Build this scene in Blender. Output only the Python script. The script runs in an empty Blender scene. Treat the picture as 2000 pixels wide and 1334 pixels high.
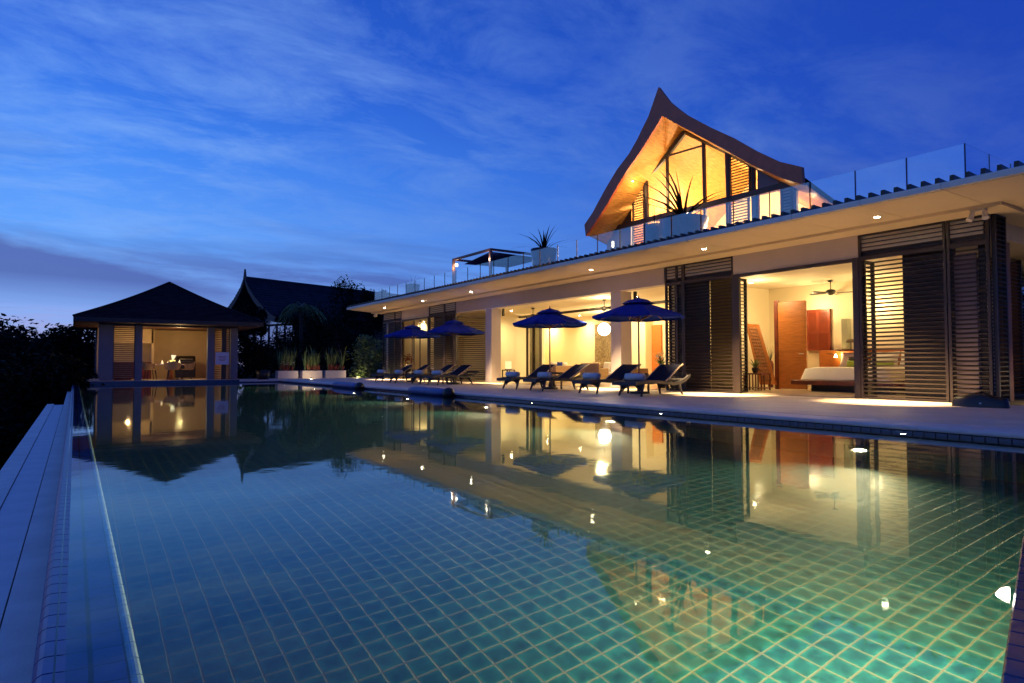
import bpy, bmesh, math, random
from mathutils import Vector, Matrix
R = math.radians
sc = bpy.context.scene
COL = sc.collection

# ------------------------------------------------------------------ camera
H0 = 0.85
FPX, YAW, PIT, ROL = 1253.2, R(34.256), R(2.065), R(-0.059)
cf = Vector((math.sin(YAW)*math.cos(PIT), math.cos(YAW)*math.cos(PIT), math.sin(PIT)))
cr = Vector((math.cos(YAW), -math.sin(YAW), 0))
cu = cr.cross(cf)
cr, cu = cr*math.cos(ROL)+cu*math.sin(ROL), -cr*math.sin(ROL)+cu*math.cos(ROL)
CO = Vector((0, 0, H0))
cam = bpy.data.cameras.new('camera'); camo = bpy.data.objects.new('camera', cam); COL.objects.link(camo)
cam.sensor_width = 36; cam.lens = FPX/2000*36; cam.clip_start = 0.05; cam.clip_end = 3000
m = Matrix((cr, cu, -cf)).transposed().to_4x4(); m.translation = CO
camo.matrix_world = m
sc.camera = camo

def P(x, y, ax, v):
    """world point where the sight line of photo pixel (x, y) meets the plane axis = v"""
    d = cf + cr*((x-1000)/FPX) + cu*((667-y)/FPX)
    t = (v-CO[ax])/d[ax]
    return CO + d*t

# ------------------------------------------------------------------ render settings
sc.render.engine = 'CYCLES'
sc.cycles.use_denoising = True
try: sc.cycles.denoiser = 'OPENIMAGEDENOISE'
except Exception: pass
sc.cycles.max_bounces = 8; sc.cycles.diffuse_bounces = 4; sc.cycles.glossy_bounces = 4
sc.cycles.transmission_bounces = 6; sc.cycles.transparent_max_bounces = 8
sc.cycles.sample_clamp_indirect = 4.0
sc.cycles.blur_glossy = 0.5
sc.cycles.caustics_reflective = False
sc.cycles.caustics_refractive = True
sc.view_settings.view_transform = 'Standard'
sc.view_settings.look = 'None'
sc.view_settings.exposure = 0.0
sc.view_settings.gamma = 1.0
sc.view_settings.use_curve_mapping = False

# ------------------------------------------------------------------ world: dusk sky
SKY = 1.0
w = bpy.data.worlds.new('World'); sc.world = w; w.use_nodes = True
nt = w.node_tree; nt.nodes.clear()
N = nt.nodes.new; L = nt.links.new
def mth(op, a, b=None, c=None, tree=nt, clamp=False):
    n = tree.nodes.new('ShaderNodeMath'); n.operation = op; n.use_clamp = clamp
    for i, v in enumerate((a, b, c)):
        if v is None: continue
        if isinstance(v, (int, float)): n.inputs[i].default_value = v
        else: tree.links.new(v, n.inputs[i])
    return n.outputs[0]
def ramp(fac, stops, tree=nt, interp='LINEAR'):
    n = tree.nodes.new('ShaderNodeValToRGB'); n.color_ramp.interpolation = interp
    e = n.color_ramp.elements
    while len(e) > 1: e.remove(e[-1])
    e[0].position = stops[0][0]; e[0].color = (*stops[0][1], 1)
    for p, c in stops[1:]:
        x = e.new(p); x.color = (*c, 1)
    tree.links.new(fac, n.inputs[0]); return n.outputs[0]
def mixc(f, a, b, tree=nt, mode='MIX'):
    n = tree.nodes.new('ShaderNodeMix'); n.data_type = 'RGBA'; n.blend_type = mode
    for k, v in (('Factor', f), ('A', a), ('B', b)):
        s = [i for i in n.inputs if i.name == k and (i.type == ('VALUE' if k == 'Factor' else 'RGBA'))][0]
        if isinstance(v, (int, float)): s.default_value = v
        elif isinstance(v, tuple): s.default_value = (*v, 1)
        else: tree.links.new(v, s)
    return [o for o in n.outputs if o.type == 'RGBA'][0]
def noise(vec, scale, detail=4, rough=.55, dist=0, tree=nt):
    n = tree.nodes.new('ShaderNodeTexNoise')
    n.inputs['Scale'].default_value = scale; n.inputs['Detail'].default_value = detail
    n.inputs['Roughness'].default_value = rough; n.inputs['Distortion'].default_value = dist
    if vec is not None: tree.links.new(vec, n.inputs['Vector'])
    return n.outputs['Fac']
tc = N('ShaderNodeTexCoord'); sep = N('ShaderNodeSeparateXYZ'); L(tc.outputs['Generated'], sep.inputs[0])
X, Y, Z = sep.outputs
Zc = mth('MAXIMUM', Z, 0.0)
hl = mth('MAXIMUM', mth('SQRT', mth('ADD', mth('MULTIPLY', X, X), mth('MULTIPLY', Y, Y))), 0.001)
ga = R(-35)
az = mth('DIVIDE', mth('ADD', mth('MULTIPLY', X, math.sin(ga)), mth('MULTIPLY', Y, math.cos(ga))), hl)
elL = ramp(Zc, [(0, (.50, .42, .68)), (.035, (.40, .41, .74)), (.08, (.22, .39, .88)), (.16, (.135, .39, 1.0)), (.28, (.06, .26, .93)), (.40, (.025, .14, .74)), (.6, (.010, .068, .47)), (1, (.008, .045, .30))])
elR = ramp(Zc, [(0, (.06, .14, .55)), (.15, (.026, .095, .56)), (.35, (.013, .062, .47)), (1, (.008, .04, .30))])
fa = mth('POWER', mth('MULTIPLY_ADD', az, .90, .26, clamp=True), 1.15)
base = mixc(fa, elR, elL)
# projected cloud sheet coordinates
dn = mth('ADD', Zc, .12)
cx = mth('DIVIDE', X, dn); cy = mth('DIVIDE', Y, dn)
cmb = N('ShaderNodeCombineXYZ'); L(cx, cmb.inputs[0]); L(cy, cmb.inputs[1])
mp = N('ShaderNodeMapping'); L(cmb.outputs[0], mp.inputs[0])
mp.inputs['Rotation'].default_value = (0, 0, R(28)); mp.inputs['Scale'].default_value = (1.05, 1.75, 1); mp.inputs['Location'].default_value = (3.1, 1.7, 0)
n1 = noise(mp.outputs[0], 1.7, 10, .66, .35)
n2 = noise(cmb.outputs[0], .55, 4, .55, .3)
wisp = mth('MULTIPLY', ramp(n1, [(.42, (0, 0, 0)), (.64, (1, 1, 1))]), ramp(n2, [(.38, (.3, .3, .3)), (.58, (1, 1, 1))]))
lite = mixc(fa, (.06, .13, .52), (.22, .44, .95))
c1 = mixc(mth('MULTIPLY', wisp, .66), base, lite)
# darker drifting grey-violet clouds low on the glow side
mp2 = N('ShaderNodeMapping'); L(cmb.outputs[0], mp2.inputs[0])
mp2.inputs['Rotation'].default_value = (0, 0, R(-14)); mp2.inputs['Scale'].default_value = (.32, .62, 1); mp2.inputs['Location'].default_value = (0.6, 4.4, 0)
n3 = noise(mp2.outputs[0], 1.35, 8, .62, .6)
band = ramp(Zc, [(0, (.25, .25, .25)), (.05, (.5, .5, .5)), (.085, (1, 1, 1)), (.13, (1, 1, 1)), (.17, (.42, .42, .42)), (.32, (.22, .22, .22)), (.42, (0, 0, 0))])
drk = mth('MULTIPLY', ramp(n3, [(.47, (0, 0, 0)), (.60, (1, 1, 1))]), band)
# the long bank of cloud: lower than a sloping line that falls with azimuth away from the glow
side = mth('ARCTAN2', X, Y)
edge = mth('MULTIPLY_ADD', side, -.21, .158)
rag = mth('MULTIPLY_ADD', noise(cmb.outputs[0], 1.6, 7, .6, .3), .05, -.025)
bank = mth('MULTIPLY', mth('SUBTRACT', mth('ADD', edge, rag), Zc), 42, clamp=True)
low = mth('MULTIPLY', mth('SUBTRACT', Zc, mth('MULTIPLY_ADD', side, -.02, .072)), 24, clamp=True)
bankf = mth('MULTIPLY', mth('MULTIPLY', bank, low), mth('MULTIPLY', mth('MULTIPLY', mth('SUBTRACT', .62, side), 3.5, clamp=True), mth('MULTIPLY', mth('ADD', side, .45), 4, clamp=True)))
dk = mth('MAXIMUM', mth('MULTIPLY', drk, .75), mth('MULTIPLY', bankf, .86), clamp=True)
c2 = mixc(dk, c1, mixc(fa, (.02, .06, .36), (.08, .13, .42)))
skyt = N('ShaderNodeTexSky'); skyt.sky_type = 'NISHITA'; skyt.sun_disc = False
skyt.sun_elevation = R(-2.5); skyt.sun_rotation = R(-12)
c3 = mixc(.012, c2, skyt.outputs[0], mode='ADD')
bg = N('ShaderNodeBackground'); L(c3, bg.inputs[0]); bg.inputs[1].default_value = SKY
ow = N('ShaderNodeOutputWorld'); L(bg.outputs[0], ow.inputs[0])
# ------------------------------------------------------------------ materials
MATS = {}
def mat(name, col, rough=.6, var=.12, nscale=6, bump=0, bscale=40, metal=0, spec=.5, stretch=None, coat=0, emit=None, es=0, col2=None, trans=0, rnd=0):
    if name in MATS: return MATS[name]
    mt = bpy.data.materials.new(name); mt.use_nodes = True; t = mt.node_tree
    b = t.nodes['Principled BSDF']; MATS[name] = mt
    b.inputs['Roughness'].default_value = rough; b.inputs['Metallic'].default_value = metal
    b.inputs['Specular IOR Level'].default_value = spec; b.inputs['Coat Weight'].default_value = coat
    tcn = t.nodes.new('ShaderNodeTexCoord'); vec = tcn.outputs['Object']
    if stretch:
        mpn = t.nodes.new('ShaderNodeMapping'); mpn.inputs['Scale'].default_value = stretch
        t.links.new(vec, mpn.inputs[0]); vec = mpn.outputs[0]
    nf = noise(vec, nscale, 6, .6, .2, t)
    c2_ = col2 or tuple(c*(1-var*2) for c in col); c1_ = tuple(min(1, c*(1+var)) for c in col)
    out = ramp(nf, [(.3, c2_), (.7, c1_)], t)
    if rnd:
        oi = t.nodes.new('ShaderNodeObjectInfo')
        g = t.nodes.new('ShaderNodeNewGeometry')
        f = mth('FRACT', mth('ADD', mth('MULTIPLY', oi.outputs['Random'], 7.31), g.outputs['Random Per Island'], tree=t), tree=t)
        out = mixc(1.0, out, ramp(f, [(0, (1-rnd,)*3), (1, (1+rnd,)*3)], t), t, 'MULTIPLY')
    t.links.new(out, b.inputs['Base Color'])
    if bump:
        bn = t.nodes.new('ShaderNodeBump'); bn.inputs['Strength'].default_value = bump; bn.inputs['Distance'].default_value = .01
        t.links.new(noise(vec, bscale, 5, .6, 0, t), bn.inputs['Height']); t.links.new(bn.outputs[0], b.inputs['Normal'])
    if emit: b.inputs['Emission Color'].default_value = (*emit, 1); b.inputs['Emission Strength'].default_value = es
    return mt
def emis(name, col, s, sampled=False):
    if name in MATS: return MATS[name]
    mt = bpy.data.materials.new(name); mt.use_nodes = True; t = mt.node_tree; t.nodes.clear()
    e = t.nodes.new('ShaderNodeEmission'); e.inputs[0].default_value = (*col, 1); e.inputs[1].default_value = s
    o = t.nodes.new('ShaderNodeOutputMaterial'); t.links.new(e.outputs[0], o.inputs[0])
    try: mt.cycles.emission_sampling = 'AUTO' if sampled else 'NONE'
    except Exception: pass
    MATS[name] = mt; return mt

WARM = (1.0, .74, .36)
M_stone = mat('pale_deck_stone', (.66, .55, .44), .5, .10, 1.6, .25, 60, rnd=.09)
M_coping = mat('coping_stone', (.58, .54, .52), .5, .06, 3, .2, 70, rnd=.04)
M_conc = mat('walkway_concrete', (.82, .72, .62), .7, .08, 3, .3, 90)
M_white = mat('white_render', (.72, .66, .57), .65, .03, 1.5, .08, 40)
M_soff = mat('soffit_board', (.80, .66, .44), .6, .035, 1.2, .05, 30)
M_lint = mat('shaded_white_render', (.44, .385, .38), .65, .03, 1.5, .08, 40)  # white render, darkened so its colour carries the shade under the eaves
M_cream = mat('cream_wall', (.80, .70, .47), .7, .03, 1.0)
M_ceil = mat('ceiling_plaster', (.80, .70, .50), .7, .02, 1.0)
M_dark = mat('dark_bronze_timber', (.026, .016, .013), .45, .2, 8, .2, 60, stretch=(1, 1, 14))
M_slat = mat('louvre_slat_timber', (.024, .014, .011), .42, .2, 5, .1, 40, stretch=(6, .6, 6))
M_roof = mat('dark_roof_shingle', (.013, .012, .02), .75, .25, 3, .4, 20, spec=.1)
M_rooftop = mat('dark_roof_membrane', (.03, .03, .04), .8, .2, 3)
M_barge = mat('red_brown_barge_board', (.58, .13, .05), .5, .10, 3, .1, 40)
M_ceilwood = mat('honey_timber_lining', (.64, .30, .07), .5, .18, 3, .25, 30, stretch=(.5, 9, 9))
M_floor = mat('polished_floor_stone', (.62, .50, .36), .22, .06, 2)
M_orange = mat('orange_timber', (.46, .15, .028), .42, .14, 4, .1, 40, stretch=(1, 1, 8))
M_red = mat('red_brown_timber', (.14, .024, .010), .4, .2, 5, .1, 30)
M_bed = mat('white_linen', (.80, .74, .64), .85, .03, 3, .3, 18)
M_green = mat('green_silk', (.23, .32, .03), .6, .1, 5)
M_black = mat('black_lacquer', (.012, .01, .01), .4, .2, 6)
M_wick = mat('black_wicker', (.03, .028, .035), .55, .3, 60, .8, 120)
M_wickb = mat('brown_wicker', (.32, .19, .09), .6, .25, 60, .8, 120)
M_cush = mat('navy_mesh_cushion', (.014, .016, .034), .9, .2, 30, .3, 90, spec=.15)
M_towel = mat('white_towel', (.58, .57, .58), .95, .05, 20, .6, 150)
M_blue = mat('royal_blue_canvas', (.008, .028, .26), .9, .12, 6, .2, 120, spec=.1)
M_bag = mat('blue_vinyl_bolster', (.05, .09, .26), .5, .12, 4, .3, 12)
M_wood = mat('umbrella_pole_timber', (.13, .05, .025), .45, .15, 8)
M_grout = mat('pool_grout', (.035, .03, .02), .8, .08, 10)
M_grate = mat('overflow_grate_stone', (.72, .68, .66), .55, .05, 4, .2, 80)
M_sofa = mat('beige_weave', (.42, .33, .22), .9, .1, 20, .3, 90)
M_relief = mat('carved_stone_relief', (.26, .19, .09), .8, .35, 14, 1.0, 16)
M_curt = mat('olive_curtain', (.20, .17, .08), .9, .1, 4)
M_sheer = mat('olive_sheer', (.16, .14, .07), .9, .1, 4)
_t = M_sheer.node_tree; _tr = _t.nodes.new('ShaderNodeBsdfTranslucent'); _tr.inputs[0].default_value = (.20, .17, .08, 1); _mx = _t.nodes.new('ShaderNodeMixShader'); _mx.inputs[0].default_value = .6
_t.links.new(_t.nodes['Principled BSDF'].outputs[0], _mx.inputs[1]); _t.links.new(_tr.outputs[0], _mx.inputs[2]); _t.links.new(_mx.outputs[0], _t.nodes['Material Output'].inputs[0])
M_steel = mat('brushed_steel', (.5, .5, .52), .3, .05, 10, metal=1)
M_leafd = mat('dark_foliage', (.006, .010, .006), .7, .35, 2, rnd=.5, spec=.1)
M_leaf = mat('green_foliage', (.13, .20, .06), .6, .3, 3, rnd=.5)
M_leafy = mat('yellow_green_foliage', (.16, .20, .05), .6, .3, 3, rnd=.5)
M_bark = mat('tree_bark', (.035, .026, .02), .9, .3, 9, .5, 30)
M_earth = mat('ground_cover', (.008, .012, .008), .95, .4, .6, .5, 8, spec=.1)
M_redleaf = mat('red_foliage', (.28, .05, .035), .6, .3, 4, rnd=.4)
M_flower = mat('cream_petals', (.75, .72, .5), .6, .1, 10)
M_pot = mat('blue_grey_glazed_pot', (.02, .02, .03), .35, .1, 4)
M_gravel = mat('pale_gravel', (.5, .42, .33), .9, .3, 60, 1.0, 60)
M_darktile = None

def tile_mat(name, c0, c1, rough, mott=.5, bump=.08, rim=False, coat=.4):
    mt = bpy.data.materials.new(name); mt.use_nodes = True; t = mt.node_tree; b = t.nodes['Principled BSDF']
    oi = t.nodes.new('ShaderNodeObjectInfo'); g = t.nodes.new('ShaderNodeNewGeometry'); tcn = t.nodes.new('ShaderNodeTexCoord')
    f = mth('FRACT', mth('ADD', mth('MULTIPLY', oi.outputs['Random'], 9.7), mth('MULTIPLY', g.outputs['Random Per Island'], 5.3), tree=t), tree=t)
    c = ramp(f, [(0, c0), (.45, tuple((a+b_)/2 for a, b_ in zip(c0, c1))), (1, c1)], t)
    nf = noise(g.outputs['Position'], 13, 4, .6, .4, t)
    c = mixc(1.0, c, ramp(nf, [(.3, (1-mott,)*3), (.7, (1.15,)*3)], t), t, 'MULTIPLY')
    if rim:
        sp_ = t.nodes.new('ShaderNodeSeparateXYZ'); t.links.new(g.outputs['Position'], sp_.inputs[0])
        es_ = []
        for ax_, o0 in ((0, .17+.05), (1, -1.6+.0625)):
            q_ = mth('FRACT', mth('ADD', mth('MULTIPLY_ADD', sp_.outputs[ax_], 8.0, -o0*8+.5, tree=t), 400, tree=t), tree=t)
            es_.append(mth('ABSOLUTE', mth('SUBTRACT', q_, .5, tree=t), tree=t))
        ed_ = mth('MAXIMUM', es_[0], es_[1], tree=t)
        ed_ = mth('ADD', ed_, mth('MULTIPLY_ADD', noise(g.outputs['Position'], 30, 3, .6, 0, t), .16, -.08, tree=t), tree=t)
        c = mixc(1.0, c, ramp(ed_, [(.18, (.62, .66, .74)), (.36, (1.0, 1.0, 1.0)), (.44, (1.14, 1.12, 1.05)), (.475, (1.3, 1.25, 1.1))], t), t, 'MULTIPLY')
    t.links.new(c, b.inputs['Base Color']); b.inputs['Roughness'].default_value = rough; b.inputs['Coat Weight'].default_value = coat
    bn = t.nodes.new('ShaderNodeBump'); bn.inputs['Strength'].default_value = bump; bn.inputs['Distance'].default_value = .004
    t.links.new(noise(g.outputs['Position'], 22, 3, .5, 0, t), bn.inputs['Height']); t.links.new(bn.outputs[0], b.inputs['Normal'])
    MATS[name] = mt; return mt
M_tile = tile_mat('teal_glazed_floor_tile', (.005, .050, .054), (.034, .165, .118), .3, .62, rim=True, coat=0)
M_edge = tile_mat('pale_tile_edge_glaze', (.04, .07, .052), (.06, .085, .058), .35, .2)
M_weir = tile_mat('blue_glazed_edge_tile', (.006, .030, .20), (.012, .055, .30), .3, .3, .15, coat=0)
M_cap = tile_mat('pale_bullnose_tile', (.38, .55, .52), (.5, .66, .6), .25, .2)
M_band = tile_mat('navy_waterline_tile', (.012, .03, .10), (.03, .055, .15), .25, .3)

# water
Mw = bpy.data.materials.new('pool_water'); Mw.use_nodes = True; t = Mw.node_tree; t.nodes.clear()
gl = t.nodes.new('ShaderNodeBsdfGlass'); gl.inputs['IOR'].default_value = 1.333; gl.inputs['Roughness'].default_value = .03
gl.inputs['Color'].default_value = (.90, .985, .97, 1)
tcn = t.nodes.new('ShaderNodeTexCoord'); mpn = t.nodes.new('ShaderNodeMapping'); t.links.new(tcn.outputs['Object'], mpn.inputs[0])
bn = t.nodes.new('ShaderNodeBump'); bn.inputs['Strength'].default_value = .14; bn.inputs['Distance'].default_value = .006
t.links.new(noise(mpn.outputs[0], 3.2, 3, .45, .3, t), bn.inputs['Height']); t.links.new(bn.outputs[0], gl.inputs['Normal'])
o = t.nodes.new('ShaderNodeOutputMaterial'); t.links.new(gl.outputs[0], o.inputs[0])
# window / balustrade glass
def glass(name, tint, refl=.9, mixf=.08):
    mt = bpy.data.materials.new(name); mt.use_nodes = True; t = mt.node_tree; t.nodes.clear()
    tr = t.nodes.new('ShaderNodeBsdfTransparent'); tr.inputs[0].default_value = (*tint, 1)
    g = t.nodes.new('ShaderNodeBsdfGlossy'); g.inputs['Roughness'].default_value = .02; g.inputs[0].default_value = (refl, refl, refl, 1)
    fr = t.nodes.new('ShaderNodeLayerWeight'); fc = mth('POWER', fr.outputs['Facing'], 5.0, tree=t)
    mx = t.nodes.new('ShaderNodeMixShader'); t.links.new(mth('MULTIPLY_ADD', fc, .9, .02+mixf, tree=t, clamp=True), mx.inputs[0])
    t.links.new(tr.outputs[0], mx.inputs[1]); t.links.new(g.outputs[0], mx.inputs[2])
    o = t.nodes.new('ShaderNodeOutputMaterial'); t.links.new(mx.outputs[0], o.inputs[0]); MATS[name] = mt; return mt
M_glass = glass('clear_balustrade_glass', (.97, .99, 1.0), 1.0, .11)
M_wglass = glass('window_glass', (.93, .95, .95), .9, .0)

# ------------------------------------------------------------------ mesh helper
class MB:
    def __init__(s): s.v = []; s.f = []
    def add(s, vs, fs):
        k = len(s.v); s.v += [tuple(p) for p in vs]; s.f += [tuple(i+k for i in f) for f in fs]; return s
    def box(s, x0, x1, y0, y1, z0, z1):
        return s.add([(x0, y0, z0), (x1, y0, z0), (x1, y1, z0), (x0, y1, z0), (x0, y0, z1), (x1, y0, z1), (x1, y1, z1), (x0, y1, z1)],
                     [(0, 3, 2, 1), (4, 5, 6, 7), (0, 1, 5, 4), (1, 2, 6, 5), (2, 3, 7, 6), (3, 0, 4, 7)])
    def bbox(s, x0, x1, y0, y1, z0, z1, b):
        """box with chamfered upper edges"""
        v = [(x0, y0, z0), (x1, y0, z0), (x1, y1, z0), (x0, y1, z0), (x0, y0, z1-b), (x1, y0, z1-b), (x1, y1, z1-b), (x0, y1, z1-b),
             (x0+b, y0+b, z1), (x1-b, y0+b, z1), (x1-b, y1-b, z1), (x0+b, y1-b, z1)]
        f = [(0, 3, 2, 1), (8, 9, 10, 11)]
        for i in range(4):
            j = (i+1) % 4; f += [(i, j, 4+j, 4+i), (4+i, 4+j, 8+j, 8+i)]
        return s.add(v, f)
    def tube(s, pts, rad, n=8, cap=True):
        pts = [Vector(p) for p in pts]; rr = rad if isinstance(rad, (list, tuple)) else [rad]*len(pts)
        vs = []; fs = []
        for i, p in enumerate(pts):
            d = (pts[min(i+1, len(pts)-1)]-pts[max(i-1, 0)]).normalized()
            a = d.orthogonal().normalized() if abs(d.z) > .99 else d.cross(Vector((0, 0, 1))).normalized()
            b = d.cross(a)
            for k in range(n):
                t_ = 2*math.pi*k/n; vs.append(p+(a*math.cos(t_)+b*math.sin(t_))*rr[i])
        for i in range(len(pts)-1):
            for k in range(n):
                k2 = (k+1) % n; fs.append((i*n+k, i*n+k2, (i+1)*n+k2, (i+1)*n+k))
        if cap: fs += [tuple(range(n))[::-1], tuple(range((len(pts)-1)*n, len(pts)*n))]
        return s.add(vs, fs)
    def lathe(s, c, prof, n=16):
        """prof: list of (r, z) about the vertical through c"""
        vs = []; fs = []
        for r, z in prof:
            for k in range(n):
                a = 2*math.pi*k/n; vs.append((c[0]+r*math.cos(a), c[1]+r*math.sin(a), c[2]+z))
        for i in range(len(prof)-1):
            for k in range(n):
                k2 = (k+1) % n; fs.append((i*n+k, i*n+k2, (i+1)*n+k2, (i+1)*n+k))
        return s.add(vs, fs)
    def strip(s, A, Bp):
        """quads between two polylines of equal length"""
        n = len(A); return s.add(list(A)+list(Bp), [(i, i+1, n+i+1, n+i) for i in range(n-1)])
    def prism(s, poly, d):
        """closed polygon extruded by vector d"""
        n = len(poly); d = Vector(d); top = [Vector(p)+d for p in poly]
        return s.add([Vector(p) for p in poly]+top, [tuple(range(n))[::-1], tuple(range(n, 2*n))]+[(i, (i+1) % n, n+(i+1) % n, n+i) for i in range(n)])
    def mesh(s, name, m, smooth=False):
        me = bpy.data.meshes.new(name); me.from_pydata(s.v, [], s.f); me.update()
        if m: me.materials.append(m)
        if smooth: me.polygons.foreach_set('use_smooth', [True]*len(me.polygons))
        return me
    def build(s, name, m, parent=None, smooth=False, loc=None, rz=0):
        o = bpy.data.objects.new(name, s.mesh(name, m, smooth)); COL.objects.link(o)
        if parent is not None: o.parent = parent
        if loc is not None: o.location = loc
        if rz: o.rotation_euler.z = rz
        return o
def inst(me, name, parent, loc=(0, 0, 0), rot=(0, 0, 0)):
    o = bpy.data.objects.new(name, me); COL.objects.link(o)
    if parent is not None: o.parent = parent
    o.location = loc; o.rotation_euler = rot; return o
def empty(name, loc=(0, 0, 0), rz=0):
    o = bpy.data.objects.new(name, None); COL.objects.link(o); o.location = loc; o.rotation_euler.z = rz; o.empty_display_size = .1; return o
def tag(o, label, cat, group=None):
    o['label'] = label; o['category'] = cat
    if group: o['group'] = group
    return o
def kind(o, k): o['kind'] = k; return o
def copy_tree(o, parent=None):
    kids = [c for c in KIDS.get(o.name, [])]
    c = o.copy(); COL.objects.link(c)
    if parent is not None: c.parent = parent
    for ch in kids: copy_tree(ch, c)
    return c
KIDS = {}
def index_kids():
    KIDS.clear()
    for o_ in bpy.data.objects:
        if o_.parent is not None: KIDS.setdefault(o_.parent.name, []).append(o_)
def lamp(name, typ, loc, power, color=WARM, size=.08, rot=(0, 0, 0), spot=120, blend=.8):
    l = bpy.data.lights.new(name, typ); l.energy = power; l.color = color
    if typ == 'AREA': l.shape = 'DISK'; l.size = size
    else: l.shadow_soft_size = size
    if typ == 'SPOT': l.spot_size = R(spot); l.spot_blend = blend
    try: l.cycles.use_multiple_importance_sampling = False
    except Exception: pass
    o = bpy.data.objects.new(name, l); COL.objects.link(o); o.location = loc; o.rotation_euler = rot; return o
def aim(o, d):
    o.rotation_euler = Vector(d).to_track_quat('-Z', 'Y').to_euler(); return o
# ================================================================== SETTING
PX0, PX1, PY0, PY1 = .17, 8.45, -1.6, 33.0      # pool water rectangle
BX, BZ, FZ = 7.25, -.45, -1.55                  # bench edge, bench depth, floor depth
DZ = .11                                        # deck level
FX = 13.98                                      # house face
kind(MB().box(-900, 900, -300, 1500, -6.2, -6).build('ground', M_earth), 'structure')
hb = MB()
random.seed(5)
nx, ny = 40, 14
vs = []; fs = []
for j in range(ny):
    for i in range(nx):
        x = -160+i*9; y = 60+j*12
        h = -6+ (7.5*(1-math.exp(-((j)/5.0)**2)))*(.55+.45*math.sin(i*.35+1)) + random.uniform(-.5, .5)
        vs.append((x, y, h))
for j in range(ny-1):
    for i in range(nx-1): fs.append((j*nx+i, j*nx+i+1, (j+1)*nx+i+1, (j+1)*nx+i))
kind(MB().add(vs, fs).build('hillside', M_earth, smooth=True), 'structure')
kind(MB().box(-.2, 60, 33.4, 75, -6, .06).box(8.9, 60, -12, 33.4, -6, .03).build('garden_terrain', M_earth), 'structure')

# --- pool shell (grout coloured base under the tiles)
ps = MB()
ps.box(PX0-.02, BX, PY0, PY1, FZ-.3, FZ)                       # floor
ps.box(BX, PX1, PY0, PY1, FZ-.3, BZ)                           # bench
ps.box(PX1, PX1+.35, PY0, PY1+.35, FZ-.3, -.14)                # right wall below the coping
ps.box(PX0, PX1, PY1, PY1+.3, FZ-.3, -.02)                     # far wall
ps.box(PX0-.25, PX0-.001, PY0, PY1+.3, -2.4, -.045)            # weir wall
ps.box(PX0-.25, PX1+.35, PY0-.3, PY0, -2.4, .1)                # near wall behind the camera
shell = kind(ps.build('pool_floor', M_grout), 'structure')
# tile prototype
TP = .125
def tile_geo(mb, x, y, z, w_=.120, l_=.120, h=.0012, b=.0035):
    x0, x1, y0, y1 = x-w_/2, x+w_/2, y-l_/2, y+l_/2
    mb.add([(x0, y0, z), (x1, y0, z), (x1, y1, z), (x0, y1, z), (x0+b, y0+b, z+h), (x1-b, y0+b, z+h), (x1-b, y1-b, z+h), (x0+b, y1-b, z+h)],
           [(4, 5, 6, 7), (0, 1, 5, 4), (1, 2, 6, 5), (2, 3, 7, 6), (3, 0, 4, 7)])
def two_tone(me):
    me.materials.append(M_edge)
    me.polygons.foreach_set('material_index', [0 if p_.index % 5 == 0 else 1 for p_ in me.polygons])
tb = MB(); tile_geo(tb, 0, 0, 0); tile_me = tb.mesh('tile', M_tile); two_tone(tile_me)
cells = []
y = PY0+TP/2
while y < PY1:
    x = PX0+.05
    while x < BX-.04:
        cells.append((x, y)); x += TP
    y += TP
def vis(p):
    d = Vector(p)-CO; z = d.dot(cf)
    if z < .2: return None
    return 1000+FPX*d.dot(cr)/z, 667-FPX*d.dot(cu)/z, z
scored = []
for c in cells:
    q = vis((c[0], c[1], FZ*.62))
    s_ = 1e9
    if q and -40 < q[0] < 2040 and q[1] < 1380: s_ = q[2]
    scored.append((s_, c))
scored.sort()
for s_, c in scored[:300]: inst(tile_me, 'tile', shell, (c[0], c[1], FZ))
rb = MB()
for s_, c in scored[300:]: tile_geo(rb, c[0], c[1], FZ)
yy = PY0+TP/2
while yy < PY1:                                                  # bench riser, bench top and right wall tiles
    for k in range(8):
        zc = FZ+.07+k*TP
        if zc+.06 < BZ:
            rb.add([(BX-.001, yy-.058, zc-.058), (BX-.001, yy+.058, zc-.058), (BX-.001, yy+.058, zc+.058), (BX-.001, yy-.058, zc+.058),
                    (BX-.006, yy-.055, zc-.055), (BX-.006, yy+.055, zc-.055), (BX-.006, yy+.055, zc+.055), (BX-.006, yy-.055, zc+.055)],
                   [(4, 7, 6, 5), (0, 4, 5, 1), (1, 5, 6, 2), (2, 6, 7, 3), (3, 7, 4, 0)])
    for k in range(9): tile_geo(rb, BX+.07+k*TP, yy, BZ)
    yy += TP
ro_ = kind(rb.build('tiles', M_tile, shell), 'stuff'); two_tone(ro_.data)

# waterline tile band under the coping, one tile at a time where they can be told apart
band = kind(MB().box(PX1+.003, PX1+.3, PY0, PY1+.3, -.14, .042).build('pool_wall', M_grout), 'structure')
wb = MB(); wb.add([(0, -.059, -.12), (0, .059, -.12), (0, .059, .036), (0, -.059, .036), (-.005, -.056, -.117), (-.005, .056, -.117), (-.005, .056, .033), (-.005, -.056, .033)],
                  [(4, 7, 6, 5), (0, 4, 5, 1), (1, 5, 6, 2), (2, 6, 7, 3), (3, 7, 4, 0)])
wme = wb.mesh('tile', M_band)
yy = 2.3
nb = 0
far = MB()
while yy < PY1:
    if nb < 130: inst(wme, 'tile', band, (PX1+.002, yy, 0)); nb += 1
    else: far.add([(a+PX1+.002, b+yy, c) for a, b, c in wb.v], wb.f)
    yy += TP
kind(far.build('tiles', M_band, band), 'stuff')

# water sheet
ws = MB(); ws.add([(-.045, PY0, 0), (PX1+.002, PY0, 0), (PX1+.002, PY1, 0), (-.045, PY1, 0)], [(0, 1, 2, 3)])
kind(ws.build('pool_water', Mw), 'structure')

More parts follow.
